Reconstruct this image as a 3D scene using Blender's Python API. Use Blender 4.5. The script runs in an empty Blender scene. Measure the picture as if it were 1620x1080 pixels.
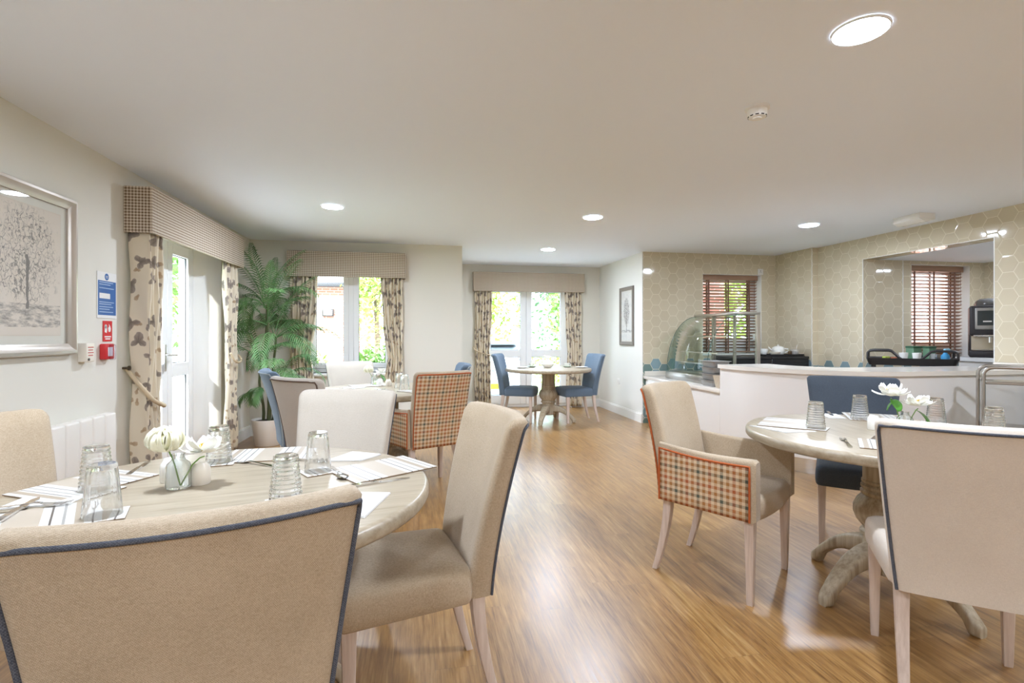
import bpy, bmesh, math, random
from math import sin, cos, pi, radians, sqrt, atan2
from mathutils import Vector, Matrix
random.seed(7)
SC = bpy.context.scene
COL = SC.collection

# ------------------------------------------------------------------ camera, world, sun, exposure
cam_data = bpy.data.cameras.new('camera')
cam = bpy.data.objects.new('camera', cam_data)
COL.objects.link(cam)
cam.location = (0, 0, 1.21)
cam.rotation_euler = (radians(90), 0, radians(-10.366))
cam_data.sensor_width = 36
cam_data.lens = 36 * 820 / 1620
cam_data.shift_y = -10 / 1620
cam_data.clip_start = 0.05
SC.camera = cam

SC.view_settings.view_transform = 'Standard'
SC.view_settings.look = 'None'
SC.view_settings.exposure = 1.07
SC.view_settings.gamma = 1.0
SC.view_settings.use_curve_mapping = False
SC.cycles.use_denoising = True
SC.cycles.max_bounces = 14
SC.cycles.diffuse_bounces = 6
SC.cycles.transparent_max_bounces = 24
SC.cycles.transmission_bounces = 16
SC.cycles.sample_clamp_indirect = 6.0
SC.cycles.caustics_reflective = False

world = bpy.data.worlds.new('sky')
SC.world = world
world.use_nodes = True
bg = world.node_tree.nodes['Background']
bg.inputs['Color'].default_value = (0.81, 0.94, 1.15, 1)
bg.inputs['Strength'].default_value = 5.6

sun_data = bpy.data.lights.new('sun', 'SUN')
sun_data.energy = 7.0
sun_data.angle = radians(1.2)
sun_data.color = (1.0, 0.96, 0.9)
sun = bpy.data.objects.new('sun', sun_data)
COL.objects.link(sun)
sun.rotation_euler = Vector((0.25, 0.82, -0.50)).to_track_quat('-Z', 'Y').to_euler()

LAMP = 232.0         # radiance of the downlight diffusers
H = 2.36             # ceiling height

# ------------------------------------------------------------------ node helpers
class NT:
    def __init__(s, m):
        m.use_nodes = True
        s.t = m.node_tree
        s.bsdf = s.t.nodes.get('Principled BSDF')
        s.out = s.t.nodes.get('Material Output')
    def n(s, typ, **kw):
        nd = s.t.nodes.new(typ)
        for k, v in kw.items():
            setattr(nd, k, v)
        return nd
    def put(s, sock, v):
        if isinstance(v, bpy.types.NodeSocket):
            s.t.links.new(v, sock)
        elif v is not None:
            sock.default_value = v
    def m(s, op, a, b=None, c=None, clamp=False):
        nd = s.n('ShaderNodeMath', operation=op, use_clamp=clamp)
        s.put(nd.inputs[0], a)
        if b is not None: s.put(nd.inputs[1], b)
        if c is not None: s.put(nd.inputs[2], c)
        return nd.outputs[0]
    def mix(s, f, a, b, typ='MIX'):
        nd = s.n('ShaderNodeMix', data_type='RGBA', blend_type=typ)
        s.put(nd.inputs[0], f)
        s.put(nd.inputs[6], a if isinstance(a, bpy.types.NodeSocket) else c4(a))
        s.put(nd.inputs[7], b if isinstance(b, bpy.types.NodeSocket) else c4(b))
        return nd.outputs[2]
    def ramp(s, f, stops, interp='LINEAR'):
        nd = s.n('ShaderNodeValToRGB')
        cr = nd.color_ramp
        cr.interpolation = interp
        while len(cr.elements) < len(stops):
            cr.elements.new(0.5)
        for e, (p, c) in zip(cr.elements, stops):
            e.position = p
            e.color = c4(c)
        s.put(nd.inputs[0], f)
        return nd.outputs[0]
    def obj(s):
        return s.n('ShaderNodeTexCoord').outputs['Object']
    def uv(s):
        return s.n('ShaderNodeTexCoord').outputs['UV']
    def sep(s, v):
        nd = s.n('ShaderNodeSeparateXYZ')
        s.put(nd.inputs[0], v)
        return nd.outputs
    def comb(s, x=0, y=0, z=0):
        nd = s.n('ShaderNodeCombineXYZ')
        for i, v in enumerate((x, y, z)):
            s.put(nd.inputs[i], v)
        return nd.outputs[0]
    def scale(s, v, sc):
        nd = s.n('ShaderNodeVectorMath', operation='MULTIPLY')
        s.put(nd.inputs[0], v)
        nd.inputs[1].default_value = sc
        return nd.outputs[0]
    def noise(s, v, scale, detail=3, rough=0.5):
        nd = s.n('ShaderNodeTexNoise')
        s.put(nd.inputs['Vector'], v)
        nd.inputs['Scale'].default_value = scale
        nd.inputs['Detail'].default_value = detail
        nd.inputs['Roughness'].default_value = rough
        return nd.outputs['Fac']
    def bump(s, h, strength=0.3, dist=0.002):
        nd = s.n('ShaderNodeBump')
        s.put(nd.inputs['Height'], h)
        nd.inputs['Strength'].default_value = strength
        nd.inputs['Distance'].default_value = dist
        s.t.links.new(nd.outputs[0], s.bsdf.inputs['Normal'])
    def base(s, v):
        s.put(s.bsdf.inputs['Base Color'], v if isinstance(v, bpy.types.NodeSocket) else c4(v))
    def rough(s, v):
        s.put(s.bsdf.inputs['Roughness'], v)

def c4(c):
    return (c[0], c[1], c[2], 1.0)

MATS = {}
def mat(name, color=(.8, .8, .8), rough=.5, metal=0.0, spec=None, coat=None):
    if name in MATS:
        return MATS[name]
    m = bpy.data.materials.new(name)
    t = NT(m)
    t.base(color)
    t.rough(rough)
    t.bsdf.inputs['Metallic'].default_value = metal
    if spec is not None:
        t.bsdf.inputs['Specular IOR Level'].default_value = spec
    if coat:
        t.bsdf.inputs['Coat Weight'].default_value = coat
        t.bsdf.inputs['Coat Roughness'].default_value = .08
    MATS[name] = m
    return m

def fabric(name, c1, c2, pitch=.0032, strength=.45, sheen=0.2, bright=None):
    m = mat(name, c1, .88, spec=.25)
    t = NT(m)
    o = t.obj()
    x, y, z = t.sep(o)[:3]
    k = 2 * pi / pitch
    wx = t.m('SINE', t.m('MULTIPLY', x, k))
    wz = t.m('SINE', t.m('MULTIPLY', t.m('ADD', z, t.m('MULTIPLY', y, 0.83)), k))
    w = t.m('MULTIPLY', wx, wz)
    n1 = t.noise(t.scale(o, (140, 140, 900)), 1.0, 2)
    n2 = t.noise(t.scale(o, (900, 500, 140)), 1.0, 2)
    thread = t.m('MULTIPLY_ADD', t.m('ADD', n1, n2), .5, t.m('MULTIPLY', w, .14))
    big = t.noise(o, 5.0, 3)
    f = t.m('MULTIPLY_ADD', t.m('SUBTRACT', big, .5), .35, thread)
    t.base(t.ramp(f, [(.32, c2), (.68, c1)]))
    t.bump(thread, strength, .0015)
    t.bsdf.inputs['Sheen Weight'].default_value = sheen
    t.bsdf.inputs['Sheen Roughness'].default_value = .5
    return m

def check_nodes(t, u, v, p, cream, stops, soft=.9):
    """woven check: cream ground with coloured bars both ways"""
    def bars(c):
        q = t.m('DIVIDE', c, p)
        q = t.m('ADD', q, 400.0)
        fr = t.m('FRACT', q)
        on = t.m('LESS_THAN', fr, .5)
        idx = t.m('FRACT', t.m('DIVIDE', t.m('ADD', t.m('FLOOR', q), .5), float(len(stops))))
        colr = t.ramp(idx, [(i / len(stops), s) for i, s in enumerate(stops)], 'CONSTANT')
        return on, colr
    a, ca = bars(u)
    b, cb = bars(v)
    x1 = t.mix(t.m('MULTIPLY', a, .5 * soft), cream, ca)
    both = t.m('MULTIPLY', a, b)
    x2 = t.mix(t.m('MULTIPLY', b, .5 * soft), x1, cb)
    return t.mix(t.m('MULTIPLY', both, .85), x2, t.mix(.5, ca, cb))

def plaid(name, axes):
    m = mat(name, rough=.92, spec=.2)
    t = NT(m)
    o = t.obj()
    s = t.sep(o)
    rust, brown, green, tan = (.42, .12, .045), (.36, .165, .05), (.085, .105, .085), (.42, .20, .07)
    c = check_nodes(t, s[axes[0]], s[axes[1]], .029, (.70, .58, .42), [brown, rust, tan, green])
    n = t.noise(t.scale(o, (400, 400, 400)), 1.0, 2)
    t.base(t.mix(.25, c, t.ramp(n, [(.3, (.2, .13, .08)), (.7, (.75, .62, .48))]), 'OVERLAY'))
    t.bump(n, .4, .001)
    return m

def gingham(name, axis):
    m = mat(name, rough=.9, spec=.2)
    t = NT(m)
    o = t.obj()
    s = t.sep(o)
    c = check_nodes(t, s[axis], s[2], .0205, (.72, .64, .53), [(.16, .095, .05)], .95)
    t.base(c)
    t.bump(t.noise(o, 400, 2), .2, .001)
    return m

def wood(name, c1, c2, c3, axis=0, rough=.45, scale=1.0):
    m = mat(name, c1, rough)
    t = NT(m)
    o = t.obj()
    sc = [26, 26, 26]
    sc[axis] = 1.6
    v = t.scale(o, tuple(q * scale for q in sc))
    n = t.noise(v, 2.0, 6, .62)
    n2 = t.noise(o, 3.0, 3)
    f = t.m('MULTIPLY_ADD', t.m('SUBTRACT', n2, .5), .35, n)
    t.base(t.ramp(f, [(.3, c3), (.5, c1), (.72, c2)]))
    t.bump(n, .15, .001)
    return m

def hexwall(name, along):
    """glossy beige hexagon tiles with a band of teal tiles low down"""
    m = mat(name, rough=.12)
    t = NT(m)
    o = t.obj()
    s = t.sep(o)
    P = .148
    zoff = 20 * P + .075
    px = t.m('DIVIDE', t.m('ADD', s[2], zoff), P)            # flat sides up and down
    py = t.m('DIVIDE', t.m('ADD', s[along], 17.0), P)
    R3 = 1.7320508
    ax = t.m('SUBTRACT', t.m('FLOORED_MODULO', px, 1.0), .5)
    ay = t.m('SUBTRACT', t.m('FLOORED_MODULO', py, R3), R3 / 2)
    bx = t.m('SUBTRACT', t.m('FLOORED_MODULO', t.m('SUBTRACT', px, .5), 1.0), .5)
    by = t.m('SUBTRACT', t.m('FLOORED_MODULO', t.m('SUBTRACT', py, R3 / 2), R3), R3 / 2)
    la = t.m('ADD', t.m('MULTIPLY', ax, ax), t.m('MULTIPLY', ay, ay))
    lb = t.m('ADD', t.m('MULTIPLY', bx, bx), t.m('MULTIPLY', by, by))
    useb = t.m('GREATER_THAN', la, lb)
    def pick(a, b):
        return t.m('ADD', a, t.m('MULTIPLY', useb, t.m('SUBTRACT', b, a)))
    gx, gy = pick(ax, bx), pick(ay, by)
    d = t.m('MAXIMUM', t.m('ABSOLUTE', gx),
            t.m('ADD', t.m('MULTIPLY', t.m('ABSOLUTE', gx), .5), t.m('MULTIPLY', t.m('ABSOLUTE', gy), R3 / 2)))
    grout = t.m('GREATER_THAN', d, .481)
    cz = t.m('SUBTRACT', t.m('MULTIPLY', t.m('SUBTRACT', px, gx), P), zoff)
    cy = t.m('SUBTRACT', py, gy)
    wn = t.n('ShaderNodeTexWhiteNoise', noise_dimensions='2D')
    t.put(wn.inputs['Vector'], t.comb(cy, cz, 0))
    rnd = wn.outputs['Value']
    tile = t.mix(rnd, (.61, .53, .385), (.655, .58, .435))
    teal = t.mix(rnd, (.16, .235, .20), (.27, .37, .42))
    low = t.m('LESS_THAN', cz, .835)
    c = t.mix(low, tile, teal)
    t.base(t.mix(grout, c, (.76, .69, .55)))
    t.rough(t.m('MULTIPLY_ADD', grout, .5, .07))
    h = t.m('SUBTRACT', 1.0, t.m('MULTIPLY', t.m('SUBTRACT', t.m('MAXIMUM', d, .44), .44), 16.0))
    wob = t.noise(o, 9.0, 2)
    t.bump(t.m('ADD', h, t.m('MULTIPLY', wob, .5)), .35, .003)
    return m

def clear(name, tint=(1, 1, 1), refl=.9):
    """thin clear pane: see-through with fresnel reflections"""
    m = mat(name)
    t = NT(m)
    t.t.nodes.remove(t.bsdf)
    tr = t.n('ShaderNodeBsdfTransparent'); tr.inputs[0].default_value = c4(tint)
    gl = t.n('ShaderNodeBsdfGlossy'); gl.inputs['Roughness'].default_value = .01
    fr = t.n('ShaderNodeFresnel'); fr.inputs[0].default_value = 1.45
    mx = t.n('ShaderNodeMixShader')
    geo = t.n('ShaderNodeNewGeometry')
    t.put(mx.inputs[0], t.m('MULTIPLY', t.m('MULTIPLY', fr.outputs[0], refl), t.m('SUBTRACT', 1.0, geo.outputs['Backfacing']), clamp=True))
    t.put(mx.inputs[1], tr.outputs[0]); t.put(mx.inputs[2], gl.outputs[0])
    t.put(t.out.inputs[0], mx.outputs[0])
    return m

def solid_glass(name, tint=(1, 1, 1)):
    m = mat(name)
    t = NT(m)
    t.t.nodes.remove(t.bsdf)
    g = t.n('ShaderNodeBsdfGlass'); g.inputs['Color'].default_value = c4(tint)
    g.inputs['Roughness'].default_value = 0.0; g.inputs['IOR'].default_value = 1.45
    tr = t.n('ShaderNodeBsdfTransparent'); tr.inputs[0].default_value = c4((.97, .99, .99))
    mx = t.n('ShaderNodeMixShader'); mx.inputs[0].default_value = .12
    t.put(mx.inputs[1], g.outputs[0]); t.put(mx.inputs[2], tr.outputs[0])
    t.put(t.out.inputs[0], mx.outputs[0])
    return m

def glow(name, color, strength):
    m = mat(name)
    t = NT(m)
    t.bsdf.inputs['Emission Color'].default_value = c4(color)
    t.bsdf.inputs['Emission Strength'].default_value = strength
    return m

# ------------------------------------------------------------------ mesh helpers
class MB:
    def __init__(s):
        s.v, s.f, s.uv = [], [], None
    def add(s, verts, faces, M=None):
        o = len(s.v)
        s.v += [tuple(M @ Vector(p)) if M is not None else tuple(p) for p in verts]
        s.f += [tuple(i + o for i in f) for f in faces]
    def box(s, x0, x1, y0, y1, z0, z1, M=None):
        v = [(x0, y0, z0), (x1, y0, z0), (x1, y1, z0), (x0, y1, z0), (x0, y0, z1), (x1, y0, z1), (x1, y1, z1), (x0, y1, z1)]
        s.add(v, [(3, 2, 1, 0), (4, 5, 6, 7), (0, 1, 5, 4), (1, 2, 6, 5), (2, 3, 7, 6), (3, 0, 4, 7)], M)
        return s
    def rbox(s, x0, x1, y0, y1, z0, z1, r=.005, seg=2, M=None):
        bm = bmesh.new()
        bmesh.ops.create_cube(bm, size=1)
        for v in bm.verts:
            v.co = ((x0 + x1) / 2 + v.co.x * (x1 - x0), (y0 + y1) / 2 + v.co.y * (y1 - y0), (z0 + z1) / 2 + v.co.z * (z1 - z0))
        bmesh.ops.bevel(bm, geom=bm.edges[:], offset=r, segments=seg, affect='EDGES', profile=.5)
        bm.verts.index_update()
        s.add([v.co.copy() for v in bm.verts], [[v.index for v in f.verts] for f in bm.faces], M)
        bm.free()
        return s
    def loft(s, rows, cap0=True, cap1=True, M=None, closed=True):
        n = len(rows[0])
        v = [p for r in rows for p in r]
        f = []
        for i in range(len(rows) - 1):
            for j in range(n if closed else n - 1):
                k = (j + 1) % n
                f.append((i * n + j, i * n + k, (i + 1) * n + k, (i + 1) * n + j))
        if cap0: f.append(tuple(reversed(range(n))))
        if cap1: f.append(tuple((len(rows) - 1) * n + j for j in range(n)))
        s.add(v, f, M)
        return s
    def lathe(s, prof, seg=32, M=None, rf=None, cap0=True, cap1=True):
        rows = []
        for (r, z) in prof:
            rows.append([((r if rf is None else rf(r, z, 2 * pi * j / seg)) * cos(2 * pi * j / seg),
                          (r if rf is None else rf(r, z, 2 * pi * j / seg)) * sin(2 * pi * j / seg), z) for j in range(seg)])
        return s.loft(rows, cap0, cap1, M)
    def tube(s, pts, r, seg=8, M=None, caps=True, twist=None):
        pts = [Vector(p) for p in pts]
        rows = []
        up = None
        for i, p in enumerate(pts):
            d = (pts[min(i + 1, len(pts) - 1)] - pts[max(i - 1, 0)]).normalized()
            if up is None:
                up = Vector((0, 0, 1)) if abs(d.z) < .9 else Vector((1, 0, 0))
            a = d.cross(up)
            if a.length < 1e-6: a = d.cross(Vector((0, 1, 0)))
            a.normalize()
            b = a.cross(d).normalized()
            up = b
            rr = r[i] if isinstance(r, (list, tuple)) else r
            row = []
            for j in range(seg):
                an = 2 * pi * j / seg
                q = rr if twist is None else rr * (1 + .16 * abs(cos(1.5 * (an + twist * i))))
                row.append(p + a * cos(an) * q + b * sin(an) * q)
            rows.append(row)
        return s.loft(rows, caps, caps, M)
    def grid(s, fn, nu, nv, uvfn=None, M=None):
        v = [fn(i / nu, j / nv) for j in range(nv + 1) for i in range(nu + 1)]
        f = [(j * (nu + 1) + i, j * (nu + 1) + i + 1, (j + 1) * (nu + 1) + i + 1, (j + 1) * (nu + 1) + i) for j in range(nv) for i in range(nu)]
        if uvfn:
            if s.uv is None: s.uv = []
            s.uv += [uvfn(i / nu, j / nv) for j in range(nv + 1) for i in range(nu + 1)]
        s.add(v, f, M)
        return s
    def prism(s, poly, z0, z1, M=None):
        n = len(poly)
        v = [(x, y, z0) for x, y in poly] + [(x, y, z1) for x, y in poly]
        f = [tuple(reversed(range(n))), tuple(range(n, 2 * n))] + [(i, (i + 1) % n, n + (i + 1) % n, n + i) for i in range(n)]
        s.add(v, f, M)
        return s
    def build(s, name, m, parent=None, smooth=True, angle=38, loc=None, solidify=0):
        me = bpy.data.meshes.new(name)
        me.from_pydata(s.v, [], s.f)
        if s.uv:
            ul = me.uv_layers.new(name='UVMap')
            for lp in me.loops:
                ul.data[lp.index].uv = s.uv[lp.vertex_index]
        bm = bmesh.new(); bm.from_mesh(me)
        bmesh.ops.recalc_face_normals(bm, faces=bm.faces)
        bm.to_mesh(me); bm.free()
        if smooth:
            me.polygons.foreach_set('use_smooth', [True] * len(me.polygons))
            me.set_sharp_from_angle(angle=radians(angle))
        me.materials.append(m)
        o = bpy.data.objects.new(name, me)
        COL.objects.link(o)
        if parent: o.parent = parent
        if loc: o.location = loc
        if solidify:
            md = o.modifiers.new('thickness', 'SOLIDIFY'); md.thickness = solidify; md.offset = 0
        return o

def tag(o, label, cat, group=None):
    o['label'] = label; o['category'] = cat
    if group: o['group'] = group
    return o
def thing(name, label, cat, loc=(0, 0, 0), rz=0, group=None):
    o = bpy.data.objects.new(name, None)
    COL.objects.link(o)
    o.empty_display_size = .05
    o.location = loc; o.rotation_euler = (0, 0, radians(rz))
    return tag(o, label, cat, group)
def struct(o, kind='structure'):
    o['kind'] = kind
    return o
def kids(o):
    return [c for c in bpy.data.objects if c.parent == o]
def dup(root, loc, rz, label, group=None):
    r = root.copy(); COL.objects.link(r)
    r.location = loc; r.rotation_euler = (0, 0, radians(rz))
    r['label'] = label
    if group: r['group'] = group
    for ch in kids(root):
        c = ch.copy(); COL.objects.link(c); c.parent = r
        for g in kids(ch):
            d = g.copy(); COL.objects.link(d); d.parent = c
    return r
def rrect(w, d, r, n=4):
    pts = []
    for (cx, cy, a0) in ((w - r, d - r, 0), (-w + r, d - r, 90), (-w + r, -d + r, 180), (w - r, -d + r, 270)):
        for k in range(n + 1):
            a = radians(a0 + 90 * k / n)
            pts.append((cx + r * cos(a), cy + r * sin(a)))
    return pts
def rot(deg):
    return Matrix.Rotation(radians(deg), 4, 'Z')
def T(x, y, z=0):
    return Matrix.Translation((x, y, z))
def lerp(a, b, t):
    return a + (b - a) * t
def text_mesh(body, size, depth=.0006):
    cu = bpy.data.curves.new('lettering', 'FONT')
    cu.body = body; cu.size = size; cu.extrude = depth; cu.align_x = 'CENTER'; cu.align_y = 'CENTER'
    ob = bpy.data.objects.new('lettering', cu); COL.objects.link(ob)
    dg = bpy.context.evaluated_depsgraph_get()
    me = bpy.data.meshes.new_from_object(ob.evaluated_get(dg))
    bpy.data.objects.remove(ob)
    return [v.co.copy() for v in me.vertices], [tuple(p.vertices) for p in me.polygons]

# ------------------------------------------------------------------ materials
M_wall = mat('cream wall paint', (.745, .72, .645), .75)
M_white_wall = mat('pale wall paint', (.78, .775, .73), .7)
M_ceil = mat('ceiling paint', (.85, .90, .98), .85)
M_upvc = mat('white window plastic', (.86, .87, .88), .28)
M_gasket = mat('black gasket', (.03, .03, .035), .6)
M_trimw = mat('white gloss trim', (.83, .82, .79), .3)
M_pane = clear('window glass', (.97, .99, .98), .8)
M_case_glass = clear('display case glass', (.94, .975, .96), 1.1)
M_pic_glass = clear('picture glass', (.99, .99, .99), .9)
M_tumbler = solid_glass('drinking glass')
M_bottle = solid_glass('bottle glass', (.985, .998, .997))
M_steel = mat('brushed steel', (.58, .56, .53), .28, 1.0)
M_chrome = mat('polished steel', (.75, .75, .76), .08, 1.0)
M_black = mat('black plastic', (.022, .02, .021), .38)
M_gloss = mat('white gloss cabinet', (.80, .765, .735), .12, coat=.4)
M_quartz = mat('pale stone worktop', (.77, .72, .655), .14)
M_china = mat('white china', (.86, .85, .81), .2)
M_cream_china = mat('cream china', (.82, .76, .66), .3)
M_paper = mat('white paper', (.80, .79, .77), .8)
M_leg = wood('limed pale wood', (.64, .525, .455), (.72, .61, .54), (.55, .44, .37), 2, .4, 1.5)
M_oak = wood('weathered oak', (.39, .325, .235), (.46, .395, .30), (.30, .24, .16), 0, .32)
M_oak_v = wood('weathered oak pedestal', (.42, .345, .24), (.53, .455, .335), (.28, .21, .135), 2, .5)
M_beige = fabric('beige linen', (.585, .475, .345), (.375, .285, .185), .0034, .8)
M_cream_f = fabric('pale cream linen', (.63, .575, .50), (.52, .465, .39), .003, .35)
M_greige = fabric('greige linen', (.53, .475, .415), (.43, .375, .32), .003, .35)
M_blue = fabric('slate blue fabric', (.155, .215, .285), (.095, .135, .19), .003, .35, .15)
M_pipe_blue = fabric('dark blue piping', (.145, .155, .18), (.05, .055, .075), .004, .6, 0)
M_pipe_brown = fabric('brown piping', (.15, .10, .075), (.09, .06, .045), .004, .4, 0)
M_pipe_pale = fabric('pale blue piping', (.42, .47, .50), (.33, .38, .42), .004, .4, 0)
M_pipe_orange = mat('rust orange piping', (.45, .10, .02), .7)
M_plaid_xz = plaid('tweed plaid back', (0, 2))
M_plaid_yz = plaid('tweed plaid side', (1, 2))
M_ging_x = gingham('gingham across', 0)
M_ging_y = gingham('gingham along', 1)

def floor_mat():
    m = mat('oak plank floor', rough=.3)
    t = NT(m)
    o = t.obj()
    s = t.sep(o)
    W_, L_ = .152, 1.22
    row = t.m('FLOOR', t.m('DIVIDE', t.m('ADD', s[0], 20.0), W_))
    wn = t.n('ShaderNodeTexWhiteNoise', noise_dimensions='1D'); t.put(wn.inputs['W'], row)
    yy = t.m('ADD', t.m('DIVIDE', t.m('ADD', s[1], 20.0), L_), wn.outputs['Value'])
    colm = t.m('FLOOR', yy)
    wn2 = t.n('ShaderNodeTexWhiteNoise', noise_dimensions='2D'); t.put(wn2.inputs['Vector'], t.comb(row, colm, 0))
    pid = wn2.outputs['Value']
    shift = t.m('MULTIPLY', pid, 37.0)
    gv = t.comb(t.m('MULTIPLY', t.m('ADD', s[0], shift), 46.0), t.m('MULTIPLY', t.m('ADD', s[1], shift), 2.8), shift)
    g = t.noise(gv, 1.0, 7, .68)
    gv2 = t.comb(t.m('MULTIPLY', t.m('ADD', s[0], shift), 130.0), t.m('MULTIPLY', s[1], 7.0), shift)
    g2 = t.noise(gv2, 1.0, 3, .6)
    f = t.m('ADD', t.m('MULTIPLY', g, .62), t.m('MULTIPLY', g2, .38))
    f = t.m('MULTIPLY_ADD', t.m('SUBTRACT', pid, .5), .07, f)
    c = t.ramp(f, [(.32, (.125, .055, .016)), (.45, (.265, .132, .039)), (.55, (.36, .195, .062)), (.72, (.50, .325, .14))])
    fx = t.m('FRACT', t.m('DIVIDE', t.m('ADD', s[0], 20.0), W_))
    fy = t.m('FRACT', yy)
    ex = t.m('LESS_THAN', fx, .010)
    ey = t.m('LESS_THAN', fy, .0016)
    e = t.m('MAXIMUM', ex, ey)
    t.base(t.mix(t.m('MULTIPLY', e, .4), c, (.12, .07, .035)))
    t.rough(t.m('MULTIPLY_ADD', g2, .25, .21))
    t.bsdf.inputs['Specular IOR Level'].default_value = .6
    t.bsdf.inputs['Coat Weight'].default_value = .4
    t.bsdf.inputs['Coat Roughness'].default_value = .30
    t.bump(t.m('SUBTRACT', f, t.m('MULTIPLY', e, .6)), .16, .002)
    return m
M_floor = floor_mat()

def floral_mat():
    m = mat('floral curtain cloth', rough=.85, spec=.2)
    t = NT(m)
    uv = t.uv()
    def layer(scale, off, amp, lobes, thr):
        v = t.n('ShaderNodeVectorMath', operation='MULTIPLY_ADD')
        t.put(v.inputs[0], uv); v.inputs[1].default_value = (scale, scale, 0); v.inputs[2].default_value = off
        wob = t.n('ShaderNodeTexNoise'); t.put(wob.inputs['Vector'], v.outputs[0]); wob.inputs['Scale'].default_value = 5.0
        v2 = t.n('ShaderNodeVectorMath', operation='MULTIPLY_ADD')
        t.put(v2.inputs[0], wob.outputs['Color']); v2.inputs[1].default_value = (.12, .12, 0); t.put(v2.inputs[2], v.outputs[0])
        vo = t.n('ShaderNodeTexVoronoi', voronoi_dimensions='2D')
        t.put(vo.inputs['Vector'], v2.outputs[0]); vo.inputs['Scale'].default_value = 1.0; vo.inputs['Randomness'].default_value = .75
        df = t.n('ShaderNodeVectorMath', operation='SUBTRACT'); t.put(df.inputs[0], v2.outputs[0]); t.put(df.inputs[1], vo.outputs['Position'])
        d = t.sep(df.outputs[0])
        rc = t.n('ShaderNodeSeparateColor'); t.put(rc.inputs[0], vo.outputs['Color'])
        ang = t.m('ADD', t.m('ARCTAN2', d[1], d[0]), t.m('MULTIPLY', rc.outputs[0], 6.283))
        rad = t.m('MULTIPLY_ADD', t.m('COSINE', t.m('MULTIPLY', ang, lobes)), amp * .42, amp)
        rad = t.m('MULTIPLY_ADD', t.m('COSINE', ang), amp * .30, rad)
        ln = vo.outputs['Distance']
        edge = t.m('SUBTRACT', rad, ln)
        on = t.m('MULTIPLY', t.m('MULTIPLY', edge, 30.0, clamp=True), t.m('GREATER_THAN', rc.outputs[1], thr))
        vein = t.m('ABSOLUTE', t.m('SINE', t.m('MULTIPLY', ang, lobes * 2.0)))
        shade = t.m('MULTIPLY_ADD', vein, .25, t.m('MULTIPLY', t.m('DIVIDE', ln, rad), .65))
        return on, shade, rc.outputs[2]
    on1, sh1, r1 = layer(7.0, (3.1, 5.2, 0), .29, 3.0, .16)
    on2, sh2, r2 = layer(11.0, (9.7, 1.4, 0), .22, 2.0, .62)
    grey = t.mix(sh1, (.085, .068, .062), (.40, .335, .285))
    tan_ = t.mix(sh2, (.28, .14, .055), (.55, .42, .28))
    c = t.mix(t.m('MULTIPLY', on2, .8), (.74, .655, .515), tan_)
    c = t.mix(t.m('MULTIPLY', on1, .92), c, grey)
    t.base(c)
    return m
M_floral = floral_mat()
M_rope = mat('natural rope', (.62, .50, .34), .85)

def stripe_mat(name, base, stripes, axis=0, period=.30):
    m = mat(name, base, .35)
    t = NT(m)
    s = t.sep(t.obj())
    f = t.m('FRACT', t.m('ADD', t.m('DIVIDE', s[axis], period), .5))
    st = [(0.0, base)]
    for a, b, c in stripes:
        st += [(a, c), (b, base)]
    t.base(t.ramp(f, st, 'CONSTANT'))
    return m
_w, _g, _t, _d = (.68, .665, .63), (.36, .345, .32), (.42, .35, .27), (.13, .11, .095)
M_mat_top = stripe_mat('striped placemat', _w, [(.05, .11, _t), (.14, .152, _d), (.20, .215, _g), (.28, .292, _d), (.36, .60, (.50, .43, .345)),
                                                 (.66, .672, _d), (.74, .76, _g), (.82, .88, _t), (.93, .945, _d)], 0, .30)
M_coaster = stripe_mat('striped coaster', _w, [(.12, .2, _t), (.3, .34, _d), (.45, .65, (.50, .43, .345)), (.78, .82, _d)], 0, .105)
M_cork = mat('cork backing', (.30, .21, .13), .8)

def brick_mat(name, c1, c2, mortar):
    m = mat(name, c1, .85)
    t = NT(m)
    b = t.n('ShaderNodeTexBrick')
    s = t.sep(t.obj())
    t.put(b.inputs['Vector'], t.comb(t.m('ADD', s[0], s[1]), s[2], 0))
    b.inputs['Color1'].default_value = c4(c1); b.inputs['Color2'].default_value = c4(c2); b.inputs['Mortar'].default_value = c4(mortar)
    b.inputs['Scale'].default_value = 1.0; b.inputs['Brick Width'].default_value = .225; b.inputs['Row Height'].default_value = .075
    b.inputs['Mortar Size'].default_value = .010
    t.base(b.outputs['Color'])
    return m
M_brick = brick_mat('red brick', (.46, .20, .145), (.40, .165, .12), (.52, .45, .40))
def leafy(name, a, b):
    m = mat(name, a, .6)
    t = NT(m)
    t.base(t.ramp(t.noise(t.obj(), 4.0, 3), [(.3, a), (.7, b)]))
    t.bsdf.inputs['Transmission Weight'].default_value = 0
    return m
M_leaf_y = leafy('yellow green leaves', (.20, .33, .045), (.42, .52, .12))
M_leaf_g = leafy('mid green leaves', (.085, .20, .035), (.22, .38, .08))
M_leaf_d = leafy('dark green leaves', (.06, .15, .07), (.14, .25, .11))
M_bark = mat('bark', (.16, .11, .075), .9)
M_palm = leafy('palm green', (.055, .15, .045), (.16, .31, .105))
M_palm_stem = mat('palm stem', (.085, .10, .035), .6)

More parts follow.
